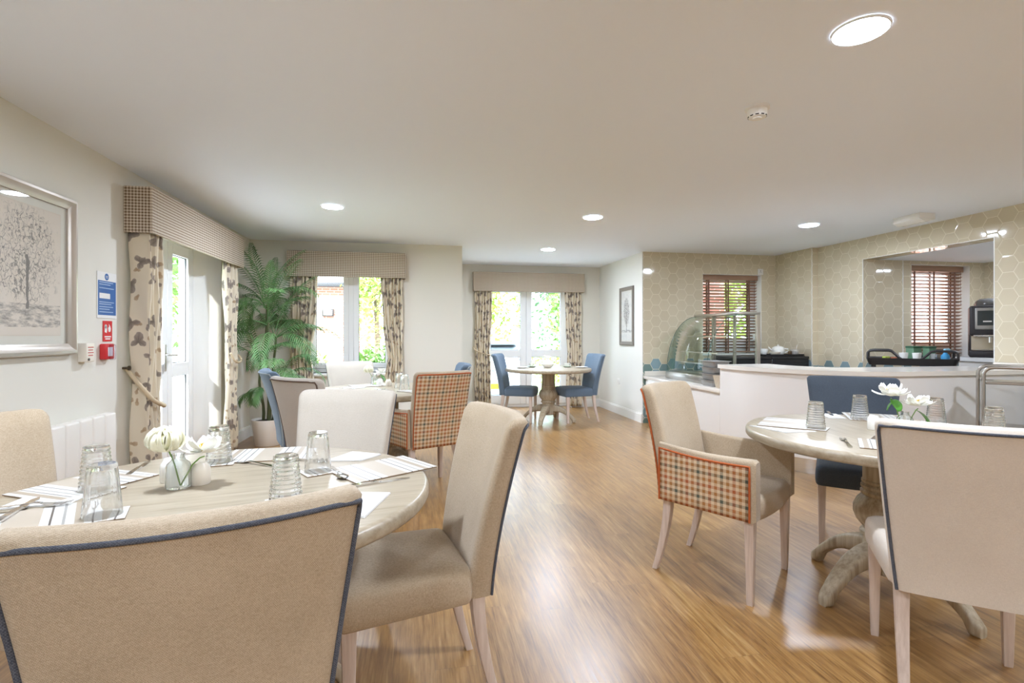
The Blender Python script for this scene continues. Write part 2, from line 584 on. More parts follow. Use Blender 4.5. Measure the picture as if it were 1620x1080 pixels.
# ------------------------------------------------------------------ the room
XL, XR, YB, YA, YT = -1.98, 5.20, 6.69, 8.40, 6.70
def wall_panels(axis, fixed0, fixed1, a0, a1, holes, z1=H):
    """wall slab with rectangular holes; axis 'x' runs along x between y=fixed0..fixed1"""
    mb = MB()
    def bx(p, q, z0, zz):
        if q - p < 1e-4 or zz - z0 < 1e-4: return
        if axis == 'x': mb.box(p, q, fixed0, fixed1, z0, zz)
        else: mb.box(fixed0, fixed1, p, q, z0, zz)
    cur = a0
    for (h0, h1, z0, zz) in sorted(holes):
        bx(cur, h0, 0, z1); bx(h0, h1, 0, z0); bx(h0, h1, zz, z1); cur = h1
    bx(cur, a1, 0, z1)
    return mb
D1 = (4.18, 5.776, 0.0, 2.08)            # left french door (y range)
W1 = (-1.36, -0.29, 0.74, 2.08)         # back-left window (x range)
D2 = (1.06, 2.55, 0.0, 2.08)            # alcove french door
W2 = (3.955, 4.88, 0.95, 2.075)         # window behind the display case
OP = (3.875, 5.30, 0.0, 2.11)           # opening in the tiled right wall
W3 = (5.88, 6.74, 0.90, 2.07)           # window of the coffee recess
YF = -2.6
struct(wall_panels('y', XL - .30, XL, YF - .2, YB + .3, [D1]).build('wall_left', M_wall, smooth=False))
struct(wall_panels('x', YB, YB + .28, XL, .57, [W1]).build('wall_back', M_wall, smooth=False))
struct(MB().box(.29, .57, YB + .28, YA + .28, 0, H).build('wall_return', M_wall, smooth=False))
struct(wall_panels('x', YA, YA + .28, .57, 3.05, [D2]).build('wall_alcove', M_wall, smooth=False))
struct(MB().box(3.05, 3.33, YT + .25, YA + .28, 0, H).box(3.05, 3.06, YT, YT + .25, 0, H).build('wall_partition', M_white_wall, smooth=False))
M_hex_x, M_hex_y = hexwall('hex tiles across', 0), hexwall('hex tiles along', 1)
struct(wall_panels('x', YT, YT + .25, 3.06, XR + .05, [W2]).build('wall_tiled', M_hex_x, smooth=False))
pil = MB().box(5.11, XR + .05, 6.0, YT, 0, H).build('wall_pillar', M_hex_y, smooth=False)
pil.data.materials.append(M_hex_x)
for p in pil.data.polygons:
    if abs(p.normal.y) > .5: p.material_index = 1
struct(pil)
struct(wall_panels('y', XR, XR + .22, YF - .2, 6.0, [OP]).build('wall_right', M_hex_y, smooth=False))
struct(wall_panels('x', 5.30, 5.55, XR + .22, 7.2, [W3], 2.4).build('wall_recess', M_hex_x, smooth=False))
struct(MB().box(XR + .0005, XR + .22, 5.297, 5.2992, 0, 2.11).build('wall_jamb', M_hex_x, smooth=False))
struct(MB().box(6.96, 7.2, 3.2, 5.30, 0, 2.4).build('wall_recess_side', M_hex_y, smooth=False))
struct(MB().box(XR + .22, 7.2, 3.0, 3.2, 0, 2.4).build('wall_recess_near', M_hex_x, smooth=False))
struct(wall_panels('x', YF - .2, YF, XL, XR, []).build('wall_front', M_wall, smooth=False))
struct(MB().box(XL - .3, 7.2, YF - .2, YA + .3, -.12, 0).build('floor', M_floor, smooth=False))
struct(MB().box(XL - .3, XR + .22, YF - .2, YB + .28, H, H + .2).box(.29, XR + .22, YB + .28, YA + .28, H, H + .2).build('ceiling', M_ceil, smooth=False))
struct(MB().box(XR + .22, 7.2, 3.0, 5.55, 2.11, 2.36).build('ceiling_recess', M_ceil, smooth=False))
struct(MB().prism([(XL, 5.776), (XL - .17, 5.54), (XL - .30, 5.54), (XL - .30, 5.776)], 0, 2.08).prism([(XL, 4.18), (XL - .30, 4.18), (XL - .30, 4.42), (XL - .17, 4.42)], 0, 2.08).build('trim_7', mat('white reveal paint', (.84, .84, .82), .6), smooth=False))
# chrome tile trims around the opening and pillar
struct(MB().box(XR - .003, XR + .004, OP[0] - .004, OP[0] + .004, 0, 2.11).box(XR - .003, XR + .004, OP[0], OP[1], 2.106, 2.112).box(XR - .003, XR + .004, 5.296, 5.303, .9, 2.11)
       .build('trim_1', M_trimw, smooth=False))
struct(MB().box(5.107, 5.113, 5.997, 6.003, 0, H).build('trim_2', M_trimw, smooth=False))
struct(MB().box(5.757, 5.765, 5.296, 5.301, 0, 2.11).build('trim_3', M_trimw, smooth=False))
def skirt(name, axis, fixed, a0, a1, sgn):
    mb = MB()
    d0, d1, d2 = fixed, fixed + sgn * .016, fixed + sgn * .009
    if axis == 'x':
        mb.box(a0, a1, min(d0, d1), max(d0, d1), 0, .115); mb.box(a0, a1, min(d0, d2), max(d0, d2), .115, .13)
    else:
        mb.box(min(d0, d1), max(d0, d1), a0, a1, 0, .115); mb.box(min(d0, d2), max(d0, d2), a0, a1, .115, .13)
    struct(mb.build(name, M_trimw, smooth=False))
skirt('baseboard_left', 'y', XL, YF, D1[0], 1)
skirt('baseboard_left_far', 'y', XL, D1[1], YB, 1)
skirt('baseboard_back', 'x', YB, XL + .016, .57, -1)
skirt('baseboard_alcove', 'x', YA, .57, D2[0], -1)
skirt('baseboard_alcove_right', 'x', YA, D2[1], 3.05, -1)
skirt('baseboard_partition', 'y', 3.05, YT, YA, -1)

# windows and doors: local frame, x along the wall, y into the outside, z up
def rect_frame(mb, x0, x1, z0, z1, w, y0, y1, wb=None, M=None):
    wb = wb or w
    mb.rbox(x0, x0 + w, y0, y1, z0, z1, .004, 1, M); mb.rbox(x1 - w, x1, y0, y1, z0, z1, .004, 1, M)
    mb.rbox(x0 + w - .002, x1 - w + .002, y0, y1, z1 - w, z1, .004, 1, M); mb.rbox(x0 + w - .002, x1 - w + .002, y0, y1, z0, z0 + wb, .004, 1, M)
def glazed_unit(name, hole, M, kind, y=.16):
    root = bpy.data.objects.new(name, None); COL.objects.link(root); struct(root)
    root.matrix_world = M
    x0, x1, z0, z1 = hole
    fr = MB(); rect_frame(fr, x0, x1, z0 + .001, z1, .05, y, y + .07)
    xm = (x0 + x1) / 2
    if kind == 'window': fr.rbox(xm - .03, xm + .03, y, y + .07, z0 + .05, z1 - .05, .004, 1)
    fr.build('frame', M_upvc, root)
    bays = [(x0 + .05, xm - (.03 if kind == 'window' else .002)), (xm + (.03 if kind == 'window' else .002), x1 - .05)]
    if kind == 'single': bays = [(x0 + .05, x1 - .05)]
    for i, (a, b) in enumerate(bays):
        sm, gm, km = MB(), MB(), MB()
        za, zb = z0 + .052, z1 - .052
        w = .062 if kind == 'window' else (.035 if kind == 'single' else .095)
        rect_frame(sm, a, b, za, zb, w, y - .012, y + .055, w if kind == 'window' else .15)
        zmid = None
        if kind == 'door':
            zmid = .90
            sm.rbox(a + w - .002, b - w + .002, y - .012, y + .055, zmid - .06, zmid + .06, .004, 1)
        s_ = sm.build('sash', M_upvc, root)
        panes = [(za + (w if kind == 'window' else .15), zb - w)] if zmid is None else [(za + .15, zmid - .06), (zmid + .06, zb - w)]
        for (p0, p1) in panes:
            gm = MB().box(a + w, b - w, y + .018, y + .024, p0, p1)
            gm.build('pane', M_pane, s_, smooth=False)
            for (q0, q1, r0, r1) in ((a + w, a + w + .006, p0, p1), (b - w - .006, b - w, p0, p1), (a + w, b - w, p0, p0 + .006), (a + w, b - w, p1 - .006, p1)):
                km.box(q0, q1, y + .008, y + .017, r0, r1)
        km.build('gasket', M_gasket, s_, smooth=False)
    return root
d1 = glazed_unit('door_1', (4.42, 5.54, 0.0, D1[3]), T(XL, 0, 0) @ rot(90), 'door', .17)
d2 = glazed_unit('door_2', (D2[0], D2[1], 0.0, D2[3]), T(0, YA, 0), 'door', .16)
w1 = glazed_unit('window_1', W1, T(0, YB, 0), 'window', .16)
w2 = glazed_unit('window_2', W2, T(0, YT, 0), 'single', .18)
w3 = glazed_unit('window_3', W3, T(0, 5.30, 0), 'single', .18)
# handles of the left door
hb = MB()
hb.rbox(4.885, 4.912, .135, .16, .90, 1.13, .004, 2); hb.tube([(4.898, .14, 1.04), (4.898, .10, 1.04), (4.90, .095, 1.04), (5.01, .095, 1.035)], .009, 8)
h_ = hb.build('handle', M_steel, d1)
# window board of the back-left window
struct(MB().rbox(W1[0] - .04, W1[1] + .04, YB - .05, YB + .165, .705, .74, .008, 2).build('trim_4', M_trimw))
for nm, hole, y in (('trim_5', W2, YT), ('trim_6', W3, 5.30)):
    struct(MB().rbox(hole[0], hole[1], y - .01, y + .18, hole[2] - .025, hole[2], .004, 1).box(hole[0], hole[0] + .006, y + .002, y + .18, hole[2], hole[3]).box(hole[1] - .006, hole[1], y + .002, y + .18, hole[2], hole[3]).box(hole[0], hole[1], y + .002, y + .18, hole[3] - .006, hole[3]).build(nm, M_trimw))

# ------------------------------------------------------------------ ceiling fittings
M_lamp = glow('lamp diffuser', (.86, .97, 1.14), LAMP)
lamp_root = None
lamps = [((1.642, 1.684), 'large round ceiling downlight nearest the smoke detector'),
         ((-.743, 4.836), 'round ceiling downlight in front of the palm and checked pelmets',),
         ((1.682, 4.82), 'round ceiling downlight above the middle of the floor between the table groups',),
         ((1.722, 6.734), 'round ceiling downlight over the table in the window alcove',),
         ((4.02, 4.76), 'round ceiling downlight over the curved servery counter',),
         ((-.743, 1.684), 'round ceiling downlight above the table in the window bay, beyond the picture',),
         ((4.02, 1.684), 'round ceiling downlight above the right end of the room, beyond the picture',),
         ((1.642, -1.2), 'round ceiling downlight behind the viewpoint, middle of three',),
         ((-.743, -1.2), 'round ceiling downlight behind the viewpoint, window side',),
         ((4.02, -1.2), 'round ceiling downlight behind the viewpoint, tiled wall side',)]
lamps.append(((6.35, 4.45, 2.11), 'unseen downlight added to brighten the coffee recess, behind the tiled wall'))
for pos, lb in lamps:
    x, y = pos[:2]; zc_ = pos[2] if len(pos) > 2 else H
    if lamp_root is None:
        lamp_root = thing('ceiling_downlight', lb, 'ceiling light', (x, y, H), 0, 'recessed round downlights')
        MB().lathe([(.088, -.001), (.088, -.008), (.092, -.010), (.096, -.009), (.098, -.001)], 40, cap0=False, cap1=False).build('trim_ring', M_trimw, lamp_root)
        MB().lathe([(.0, -.006), (.088, -.006)], 40, cap0=False, cap1=False).build('diffuser', M_lamp, lamp_root)
    else:
        d_ = dup(lamp_root, (x, y, zc_), 0, lb)
        if zc_ < H:                       # unseen lamp added to brighten the recess, weaker than the others
            for ch in kids(d_):
                if ch.name.startswith('diffuser'):
                    ch.data = ch.data.copy()
                    ch.data.materials[0] = glow('recess fill diffuser', (.86, .97, 1.14), LAMP * .3)
sd = thing('smoke_detector', 'white round smoke detector on the ceiling', 'smoke detector', (1.69, 2.353, H))
MB().lathe([(.058, 0), (.058, -.012), (.052, -.016), (.0, -.016)], 32).build('base', M_trimw, sd)
MB().lathe([(.047, -.014), (.047, -.042), (.041, -.052), (.0, -.052)], 32).build('body', M_trimw, sd)
mb = MB()
for k in range(10):
    mb.rbox(-.008, .008, .0405, .0445, -.0505, -.044, .001, 1, rot(36 * k))
mb.build('vent', M_black, sd)
MB().lathe([(.022, -.05), (.020, -.058), (0, -.059)], 20).build('cap', M_trimw, sd)
em = thing('emergency_light', 'white box emergency light on the ceiling by the tiled wall', 'emergency light', (4.71, 4.22, H))
MB().rbox(-.09, .09, -.14, .14, -.05, 0, .006, 2).build('housing', M_trimw, em)
mb = MB()
mb.loft([[(-.088, y, -.05), (.088, y, -.05), (.088, y, -.056), (.03, y, -.078), (-.03, y, -.078), (-.088, y, -.056)] for y in (-.138, .138)])
mb.build('cover', mat('prismatic cover', (.86, .86, .84), .2), em)

# ------------------------------------------------------------------ pelmets, curtains
def pelmet(name, label, M, x0, x1, y_out, z0, z1, m_front, m_side, pat_axis):
    root = thing(name, label, 'pelmet')
    root.matrix_world = M
    MB().rbox(x0, x1, -y_out, -y_out + .018, z0, z1, .003, 1).build('front_board', m_front, root)
    for a, b in ((x0, x0 + .018), (x1 - .018, x1)):
        MB().rbox(a, b, -y_out + .0175, -.001, z0, z1, .003, 1).build('end_board', m_side, root)
    MB().box(x0 + .018, x1 - .018, -y_out + .018, -.001, z1 - .02, z1 - .002).build('top_board', m_front, root, smooth=False)
    return root
pelmet('pelmet', 'brown gingham box pelmet over the french door in the left wall', T(XL, 0) @ rot(90), 3.97, 5.90, .18, 1.918, 2.235, M_ging_x, M_ging_y, 0)
pelmet('pelmet', 'gingham box pelmet over the window beside the palm', T(0, YB), -1.53, -.146, .14, 1.915, 2.222, M_ging_x, M_ging_y, 0)
pelmet('pelmet', 'gingham box pelmet over the glazed door of the far alcove', T(0, YA), .886, 2.743, .13, 1.92, 2.23, M_ging_x, M_ging_y, 0)

def smoothpath(pts, n):
    L = [0]
    for a, b in zip(pts, pts[1:]): L.append(L[-1] + sqrt((a[0] - b[0]) ** 2 + (a[1] - b[1]) ** 2))
    out = []
    for k in range(n + 1):
        d = L[-1] * k / n
        i = max(j for j in range(len(pts) - 1) if L[j] <= d + 1e-9)
        t = (d - L[i]) / max(1e-9, L[i + 1] - L[i])
        out.append((lerp(pts[i][0], pts[i + 1][0], t), lerp(pts[i][1], pts[i + 1][1], t)))
    return out, L[-1]
def curtain(label, path, anchor, ztop, zbot, ztie, pinch, flare=.75, cloth_scale=1.0):
    """path: plan polyline of the cloth at the top; anchor: side it is tied back to"""
    N = 110
    pts, L = smoothpath(path, N)
    def fn(u, v):
        i = min(N, int(round(u * N)))
        z = lerp(ztop, zbot, v)
        if z > ztie:
            q = (ztop - z) / (ztop - ztie); g = pinch * (q ** 1.8)
        else:
            q = (ztie - z) / (ztie - zbot); g = pinch * (1 - (1 - flare) * 0 - flare * min(1, q * 1.3) ** .7 * .75)
        x, y = pts[i]
        wob = .006 * sin(z * 9 + u * 21)
        return (anchor[0] + (x - anchor[0]) * (1 - g) + wob, anchor[1] + (y - anchor[1]) * (1 - g) + wob * .6, z)
    o = MB().grid(fn, N, 44, lambda u, v: (u * L * cloth_scale, lerp(ztop, zbot, v))).build('curtain', M_floral, angle=80, solidify=.0025)
    tag(o, label, 'curtain')
    return o
def folds(x0, x1, base, amp, n, axis='x', k=8):
    pts = []
    for i in range(n * k + 1):
        t = i / (n * k)
        a = lerp(x0, x1, t)
        b = base + amp * sin(2 * pi * n * t)
        pts.append((a, b) if axis == 'x' else (b, a))
    return pts
curtain('floral curtain nearest the fire call point, tied with thick rope', [(XL + .02, 4.005), (XL + .145, 4.0)] + folds(4.01, 4.235, XL + .125, .024, 4, 'y'), (XL + .09, 4.0), 1.93, .03, .80, .16)
curtain('floral curtain between the left french door and the palm', folds(5.52, 5.84, XL + .11, .03, 6, 'y') + [(XL + .13, 5.87), (XL + .02, 5.875)], (XL + .10, 5.86), 1.93, .03, 1.0, .28)
curtain('floral curtain behind the palm fronds at the window', [(-1.50, YB - .02)] + folds(-1.50, -1.19, YB - .075, .03, 6), (-1.50, YB - .07), 1.93, .45, .95, .25)
curtain('floral curtain on the bare wall side of the palm window', folds(-.44, -.185, YB - .072, .026, 6) + [(-.18, YB - .02)], (-.18, YB - .07), 1.93, .45, .92, .30)
curtain('floral curtain behind the blue chair at the alcove, opposite the tree picture', [(.92, YA - .02)] + folds(.92, 1.20, YA - .07, .028, 6), (.91, YA - .07), 1.935, .03, .95, .16)
curtain('floral curtain nearest the framed tree picture in the alcove', folds(2.42, 2.705, YA - .07, .026, 6) + [(2.71, YA - .02)], (2.70, YA - .07), 1.935, .03, .95, .16)
def rope(label, pts, r):
    P = []
    pts = [Vector(p) for p in pts]
    for i in range(len(pts) - 1):
        p0, p1, p2, p3 = pts[max(i - 1, 0)], pts[i], pts[i + 1], pts[min(i + 2, len(pts) - 1)]
        for k in range(12):
            t = k / 12
            P.append(.5 * ((2 * p1) + (p2 - p0) * t + (2 * p0 - 5 * p1 + 4 * p2 - p3) * t * t + (3 * p1 - p0 - 3 * p2 + p3) * t ** 3))
    P.append(pts[-1])
    tag(MB().tube(P, r, 12, twist=.55).build('curtain_tieback', M_rope, angle=80), label, 'tieback')
rope('thick rope tieback on the curtain nearest the call point', [(XL + .012, 3.985, .985), (XL + .05, 3.978, .93), (XL + .13, 3.972, .83), (XL + .172, 3.99, .765), (XL + .185, 4.06, .725), (XL + .176, 4.15, .70), (XL + .13, 4.205, .71), (XL + .08, 4.20, .74)], .0125)
rope('rope tieback around the curtain beside the palm', [(XL + .145, 5.60, 1.03), (XL + .165, 5.66, .955), (XL + .172, 5.76, .93), (XL + .165, 5.86, .95), (XL + .12, 5.90, 1.0), (XL + .015, 5.91, 1.06)], .010)
rope('thin rope tieback on the curtain behind the left blue chair of the alcove', [(.90, YA - .015, 1.02), (.90, YA - .10, .99), (.98, YA - .118, .94), (1.12, YA - .118, .90), (1.16, YA - .08, .89)], .008)
tag(MB().lathe([(.0, 0), (.008, 0), (.008, .03), (.016, .036), (.016, .046), (0, .05)], 16, T(XL, 3.962, .985) @ Matrix.Rotation(pi / 2, 4, 'Y')).build('tieback_hook', mat('bronze', (.10, .075, .05), .35, .8)), 'small bronze tieback knob on the wall beside the thick rope', 'hook')

# ------------------------------------------------------------------ left wall: picture, notices, radiator
def etching(name, kind):
    """pencil-style drawing made of noise: a leafy tree over a low landscape, sepia on cream"""
    m = mat(name, rough=.8)
    t = NT(m)
    uv = t.uv()
    s = t.sep(uv)
    x = t.m('SUBTRACT', s[0], .5)
    y = s[1]
    n1 = t.noise(uv, 9.0, 6, .7)
    n2 = t.noise(uv, 34.0, 5, .75)
    wv = t.n('ShaderNodeTexNoise'); t.put(wv.inputs['Vector'], uv); wv.inputs['Scale'].default_value = 12.0
    dv = t.n('ShaderNodeVectorMath', operation='MULTIPLY_ADD'); t.put(dv.inputs[0], wv.outputs['Color']); dv.inputs[1].default_value = (.16, .16, 0); t.put(dv.inputs[2], uv)
    vo = t.n('ShaderNodeTexVoronoi', feature='DISTANCE_TO_EDGE'); t.put(vo.inputs['Vector'], dv.outputs[0]); vo.inputs['Scale'].default_value = 15.0 if kind == 'big' else 34.0
    if kind == 'big':
        cx, cy, rx, ry = -.02, .62, .50, .42
    else:
        cx, cy, rx, ry = 0.0, .58, .30, .30
    dx = t.m('DIVIDE', t.m('SUBTRACT', x, cx), rx)
    dy = t.m('DIVIDE', t.m('SUBTRACT', y, cy), ry)
    d = t.m('SQRT', t.m('ADD', t.m('MULTIPLY', dx, dx), t.m('MULTIPLY', dy, dy)))
    crown = t.m('MULTIPLY', t.m('SUBTRACT', t.m('MULTIPLY_ADD', n1, 1.3, .35), d), 5.0, clamp=True)
    lines = t.m('SUBTRACT', 1.0, t.m('MULTIPLY', vo.outputs[0], 16.0 if kind == 'big' else 9.0, clamp=True))
    dots = t.m('MULTIPLY', t.m('SUBTRACT', n2, .50), 6.0, clamp=True)
    ink = t.m('MULTIPLY', crown, t.m('ADD', t.m('MULTIPLY', lines, .75), t.m('MULTIPLY', dots, .5 if kind == 'big' else 1.6)))
    trunk = t.m('MULTIPLY', t.m('LESS_THAN', t.m('ABSOLUTE', t.m('ADD', x, t.m('MULTIPLY', t.m('SUBTRACT', n1, .5), .1))), .022), t.m('MULTIPLY', t.m('LESS_THAN', y, cy), t.m('GREATER_THAN', y, .20)))
    ink = t.m('MAXIMUM', ink, t.m('MULTIPLY', trunk, .8))
    gn = t.noise(t.scale(uv, (7, 26, 1)), 1.0, 6, .7)
    gr_top = .24 if kind == 'big' else .22
    gr_bot = .06 if kind == 'big' else .17
    land = t.m('MULTIPLY', t.m('MULTIPLY', t.m('LESS_THAN', y, gr_top), t.m('GREATER_THAN', y, gr_bot)), t.m('MULTIPLY', t.m('SUBTRACT', gn, .42), 5.0, clamp=True))
    ink = t.m('MAXIMUM', ink, t.m('MULTIPLY', land, .7))
    t.base(t.mix(ink, (.73, .66, .57) if kind == 'big' else (.74, .73, .71), (.10, .095, .095)))
    return m
def picture(label, M, w, h, fw, mw, m_frame, m_mat, art, fd=.03):
    root = thing('framed_picture', label, 'picture')
    root.matrix_world = M
    fr = MB()
    prof = [(0, 0), (0, .6), (.12, .95), (.35, 1.0), (.6, .72), (.8, .62), (1, .5), (1, 0)]
    def ring(off, y):
        return [(-w / 2 + off, y, -h / 2 + off), (w / 2 - off, y, -h / 2 + off), (w / 2 - off, y, h / 2 - off), (-w / 2 + off, y, h / 2 - off)]
    fr.loft([ring(fw * a, -fd * b) for a, b in prof], False, False)
    fr.build('frame', m_frame, root, angle=20)
    iw, ih = w / 2 - fw, h / 2 - fw
    MB().box(-iw - .004, iw + .004, -.010, -.002, -ih - .004, ih + .004).build('mount', m_mat, root, smooth=False)
    MB().box(-iw + mw - .006, iw - mw + .006, -.0108, -.0100, -ih + mw - .006, ih - mw + .006).build('mount_inner', mat('picture inner mount', (.70, .63, .53), .8), root, smooth=False)
    aw, ah = iw - mw, ih - mw
    MB().grid(lambda u, v: (-aw + 2 * aw * u, -.0116, -ah + 2 * ah * v), 1, 1, lambda u, v: (u, v)).build('drawing', art, root, smooth=False)
    MB().box(-iw, iw, -.0145, -.0135, -ih, ih).build('glass', M_pic_glass, root, smooth=False)
    return root
M_silver = mat('champagne silver frame', (.55, .49, .43), .28, .75)
picture('large silver framed tree drawing on the left wall', T(XL, 3.425 - .36, 1.545) @ rot(90), .72, .89, .062, .05, M_silver, mat('picture mount cream', (.72, .70, .62), .8), etching('tree etching', 'big'), .042)
picture('grey framed drawing of a single tree on the alcove side wall', T(3.05, 7.22, 1.49) @ rot(-90), .50, .86, .055, .012, mat('grey wood frame', (.20, .175, .15), .5), mat('picture mount grey', (.72, .72, .71), .8), etching('small tree print', 'small'), .028)

def wall_left_M(y, z):      # local x runs along +y, local -y into the room
    return T(XL, y, z) @ rot(90)
bs = thing('notice', 'blue and white fire notice on the left wall above the red sign', 'sign'); bs.matrix_world = wall_left_M(3.775, 1.467)
MB().box(-.105, .105, -.004, -.001, -.148, .148).build('sheet', M_paper, bs, smooth=False)
MB().box(-.098, .098, -.0048, -.004, -.128, .092).build('blue_panel', mat('sign blue', (.035, .13, .37), .35), bs, smooth=False)
MB().lathe([(0, 0), (.022, 0), (.022, .001), (0, .001)], 24, T(-.005, -.004, .119) @ Matrix.Rotation(pi / 2, 4, 'X')).build('emblem', mat('sign blue', ()), bs)
mb = MB()
mb.box(-.084, .03, -.0056, -.0048, -.022, .012)
mb.build('white_label', M_paper, bs, smooth=False)
mb = MB()
for k, (zz, ww) in enumerate(((.082, .15), (.068, .12), (.045, .16), (-.045, .16), (-.058, .13), (-.075, .15), (-.09, .11), (-.108, .15))):
    mb.box(-.085, -.085 + ww, -.0054, -.0048, zz - .0022, zz + .0022)
mb.build('text_line', mat('pale blue ink', (.45, .58, .75), .5), bs, smooth=False)
mb = MB(); mb.box(-.018, .008, -.0058, -.005, .121, .124).box(-.016, .006, -.0058, -.005, .112, .115)
mb.build('emblem_text', M_paper, bs, smooth=False)
rs = thing('fire_sign', 'red sign above the red call point', 'sign'); rs.matrix_world = wall_left_M(3.782, 1.236)
M_red = mat('safety red', (.62, .025, .03), .35)
MB().box(-.05, .05, -.004, -.001, -.066, .066).build('plate', M_red, rs, smooth=False)
mb = MB()
mb.lathe([(0, 0), (.013, 0), (.013, .0008), (0, .0008)], 20, T(-.022, -.004, .03) @ Matrix.Rotation(pi / 2, 4, 'X'))
mb.prism([(-.034, -.0), (-.034, .034), (-.028, .036), (-.026, .012), (-.022, .045), (-.016, .045), (-.014, .012), (-.01, .03), (-.006, .028), (-.012, -.006)], 0, .0008, T(0, -.004, -.006) @ Matrix.Rotation(pi / 2, 4, 'X'))
mb.prism([(.008, -.01), (.004, .012), (.014, .022), (.012, .038), (.026, .024), (.034, .008), (.03, -.008), (.02, -.014)], 0, .0008, T(0, -.004, .008) @ Matrix.Rotation(pi / 2, 4, 'X'))
for zz, ww in ((-.036, .07), (-.05, .055)):
    mb.box(-ww / 2, ww / 2, -.0048, -.004, zz - .004, zz + .004)
mb.build('pictogram', M_paper, rs, smooth=False)
cp = thing('fire_call_point', 'red fire alarm call point with clear cover on the left wall', 'call point'); cp.matrix_world = wall_left_M(3.745, 1.105)
MB().rbox(-.05, .05, -.038, -.001, -.05, .05, .008, 3).build('housing', M_red, cp)
MB().rbox(-.026, .026, -.0405, -.037, -.03, .028, .002, 1).build('press_plate', M_paper, cp)
MB().rbox(-.03, .03, -.062, -.041, -.055, .048, .012, 3).build('cover', clear('clear cover', (.9, .88, .92), 1.0), cp)
wb = thing('wall_box', 'cream electrical box with red lettering next to the call point', 'switch box'); wb.matrix_world = wall_left_M(3.52, 1.105)
MB().rbox(-.04, .04, -.05, -.001, -.056, .058, .006, 3).build('housing', M_cream_china, wb)
mb = MB()
for k, zz in enumerate((.032, .016, .0, -.016)):
    mb.box(-.026 + .004 * (k % 2), .028 - .006 * (k % 2), -.0508, -.05, zz - .003, zz + .003)
mb.build('lettering', mat('red ink', (.55, .12, .10), .6), wb, smooth=False)
MB().lathe([(0, 0), (.008, 0), (.008, .004), (0, .005)], 16, T(-.02, -.05, -.04) @ Matrix.Rotation(pi / 2, 4, 'X')).build('key_switch', mat('dark key', (.12, .11, .10), .3, .6), wb)
rd = thing('radiator', 'white panelled electric radiator under the notices', 'radiator'); rd.matrix_world = wall_left_M(3.16, 0)
M_rad = mat('radiator white', (.84, .80, .74), .35)
x = -.54
for k in range(9):
    mb = MB(); mb.rbox(x + .003, x + .115, -.10, -.03, .16, .722, .012, 3); mb.build('element', M_rad, rd); x += .12
MB().rbox(-.53, .53, -.034, -.001, .20, .69, .004, 1).build('back_plate', M_rad, rd)
# sockets
def plate(label, M, n=1, name='wall_socket'):
    r = thing(name, label, 'socket'); r.matrix_world = M
    MB().rbox(-.043 * n, .043 * n, -.010, -.001, -.043, .043, .003, 2).build('plate', M_trimw, r)
    mb = MB()
    for i in range(n):
        cx = (i - (n - 1) / 2) * .075
        mb.box(cx - .004, cx + .004, -.0106, -.0098, .006, .018); mb.box(cx - .014, cx - .006, -.0106, -.0098, -.012, -.006); mb.box(cx + .006, cx + .014, -.0106, -.0098, -.012, -.006)
    mb.build('pin_holes', M_black, r, smooth=False)
plate('white socket low on the alcove side wall under the tree picture', T(3.05, 7.55, .50) @ rot(-90), 1)
plate('white socket on the tiled back wall above the tea things', T(5.0 - .22, YT, 1.19), 1)
plate('small white box high on the tiled back wall near the corner', T(4.86, YT, 2.12), 1, 'wall_sensor')

# ------------------------------------------------------------------ dining chairs
def chair_funcs(hw0, hw1, ztop, armchair=False):
    z0 = .375
    def prof(t):
        z = lerp(z0, ztop, t)
        yc = -.212 - .105 * t ** 1.55
        d = lerp(.044, .036, t)          # half thickness
        hw = lerp(hw0, hw1, t ** .95)
        return z, yc, d, hw
    bow = .052
    def P(x, y, z, hw, t):
        b = lerp(.006, bow, t)
        return (x, y - b * (1 - (x / max(hw, 1e-6)) ** 2), z)
    return prof, P
def backrest_mb(prof, P, inset=0.0):
    rows = []
    NR = 16
    for k in range(NR + 1):
        t = k / NR * .945
        z, yc, d, hw = prof(t)
        rr = min(d * .75, .026)
        # denser loop along x so the bow is smooth
        loop = []
        for (x, y) in dense(rrect(hw, d, rr, 3)):
            loop.append(P(x, yc + y, z, hw, t))
        rows.append(loop)
    z, yc, d, hw = prof(1.0)
    for a in (25, 50, 70, 90):
        a_ = radians(a)
        q = .030 * (1 - cos(a_))
        zz = z - .030 + .030 * sin(a_)
        zz = max(zz, rows[-1][0][2] + .0005)
        rows.append([P(x, yc + y, zz, hw, 1.0) for (x, y) in dense(rrect(hw - q, d - q * .98, max(.004, min(d * .75, .026) - q), 3))])
    return MB().loft(rows)
def dense(loop):
    out = []
    n = len(loop)
    for i in range(n):
        a, b = loop[i], loop[(i + 1) % n]
        L = sqrt((a[0] - b[0]) ** 2 + (a[1] - b[1]) ** 2)
        k = 14 if L > .2 else 1
        for j in range(k):
            out.append((lerp(a[0], b[0], j / k), lerp(a[1], b[1], j / k)))
    return out
def back_edge(prof, P, e=.0):
    pts = []
    for k in range(17):
        t = k / 16 * .93
        z, yc, d, hw = prof(t)
        pts.append(P(-(hw - .006), yc - d + .006 - e, z, hw, t))
    z, yc, d, hw = prof(1.0)
    pts.append(P(-(hw - .010), yc - d + .006 - e, z - .022, hw, 1))
    for k in range(1, 16):
        x = lerp(-(hw - .03), hw - .03, k / 16)
        pts.append(P(x, yc - d + .006 - e, z - .019, hw, 1))
    pts.append(P(hw - .010, yc - d + .006 - e, z - .022, hw, 1))
    for k in range(16, -1, -1):
        t = k / 16 * .93
        z, yc, d, hw = prof(t)
        pts.append(P(hw - .006, yc - d + .006 - e, z, hw, t))
    return pts
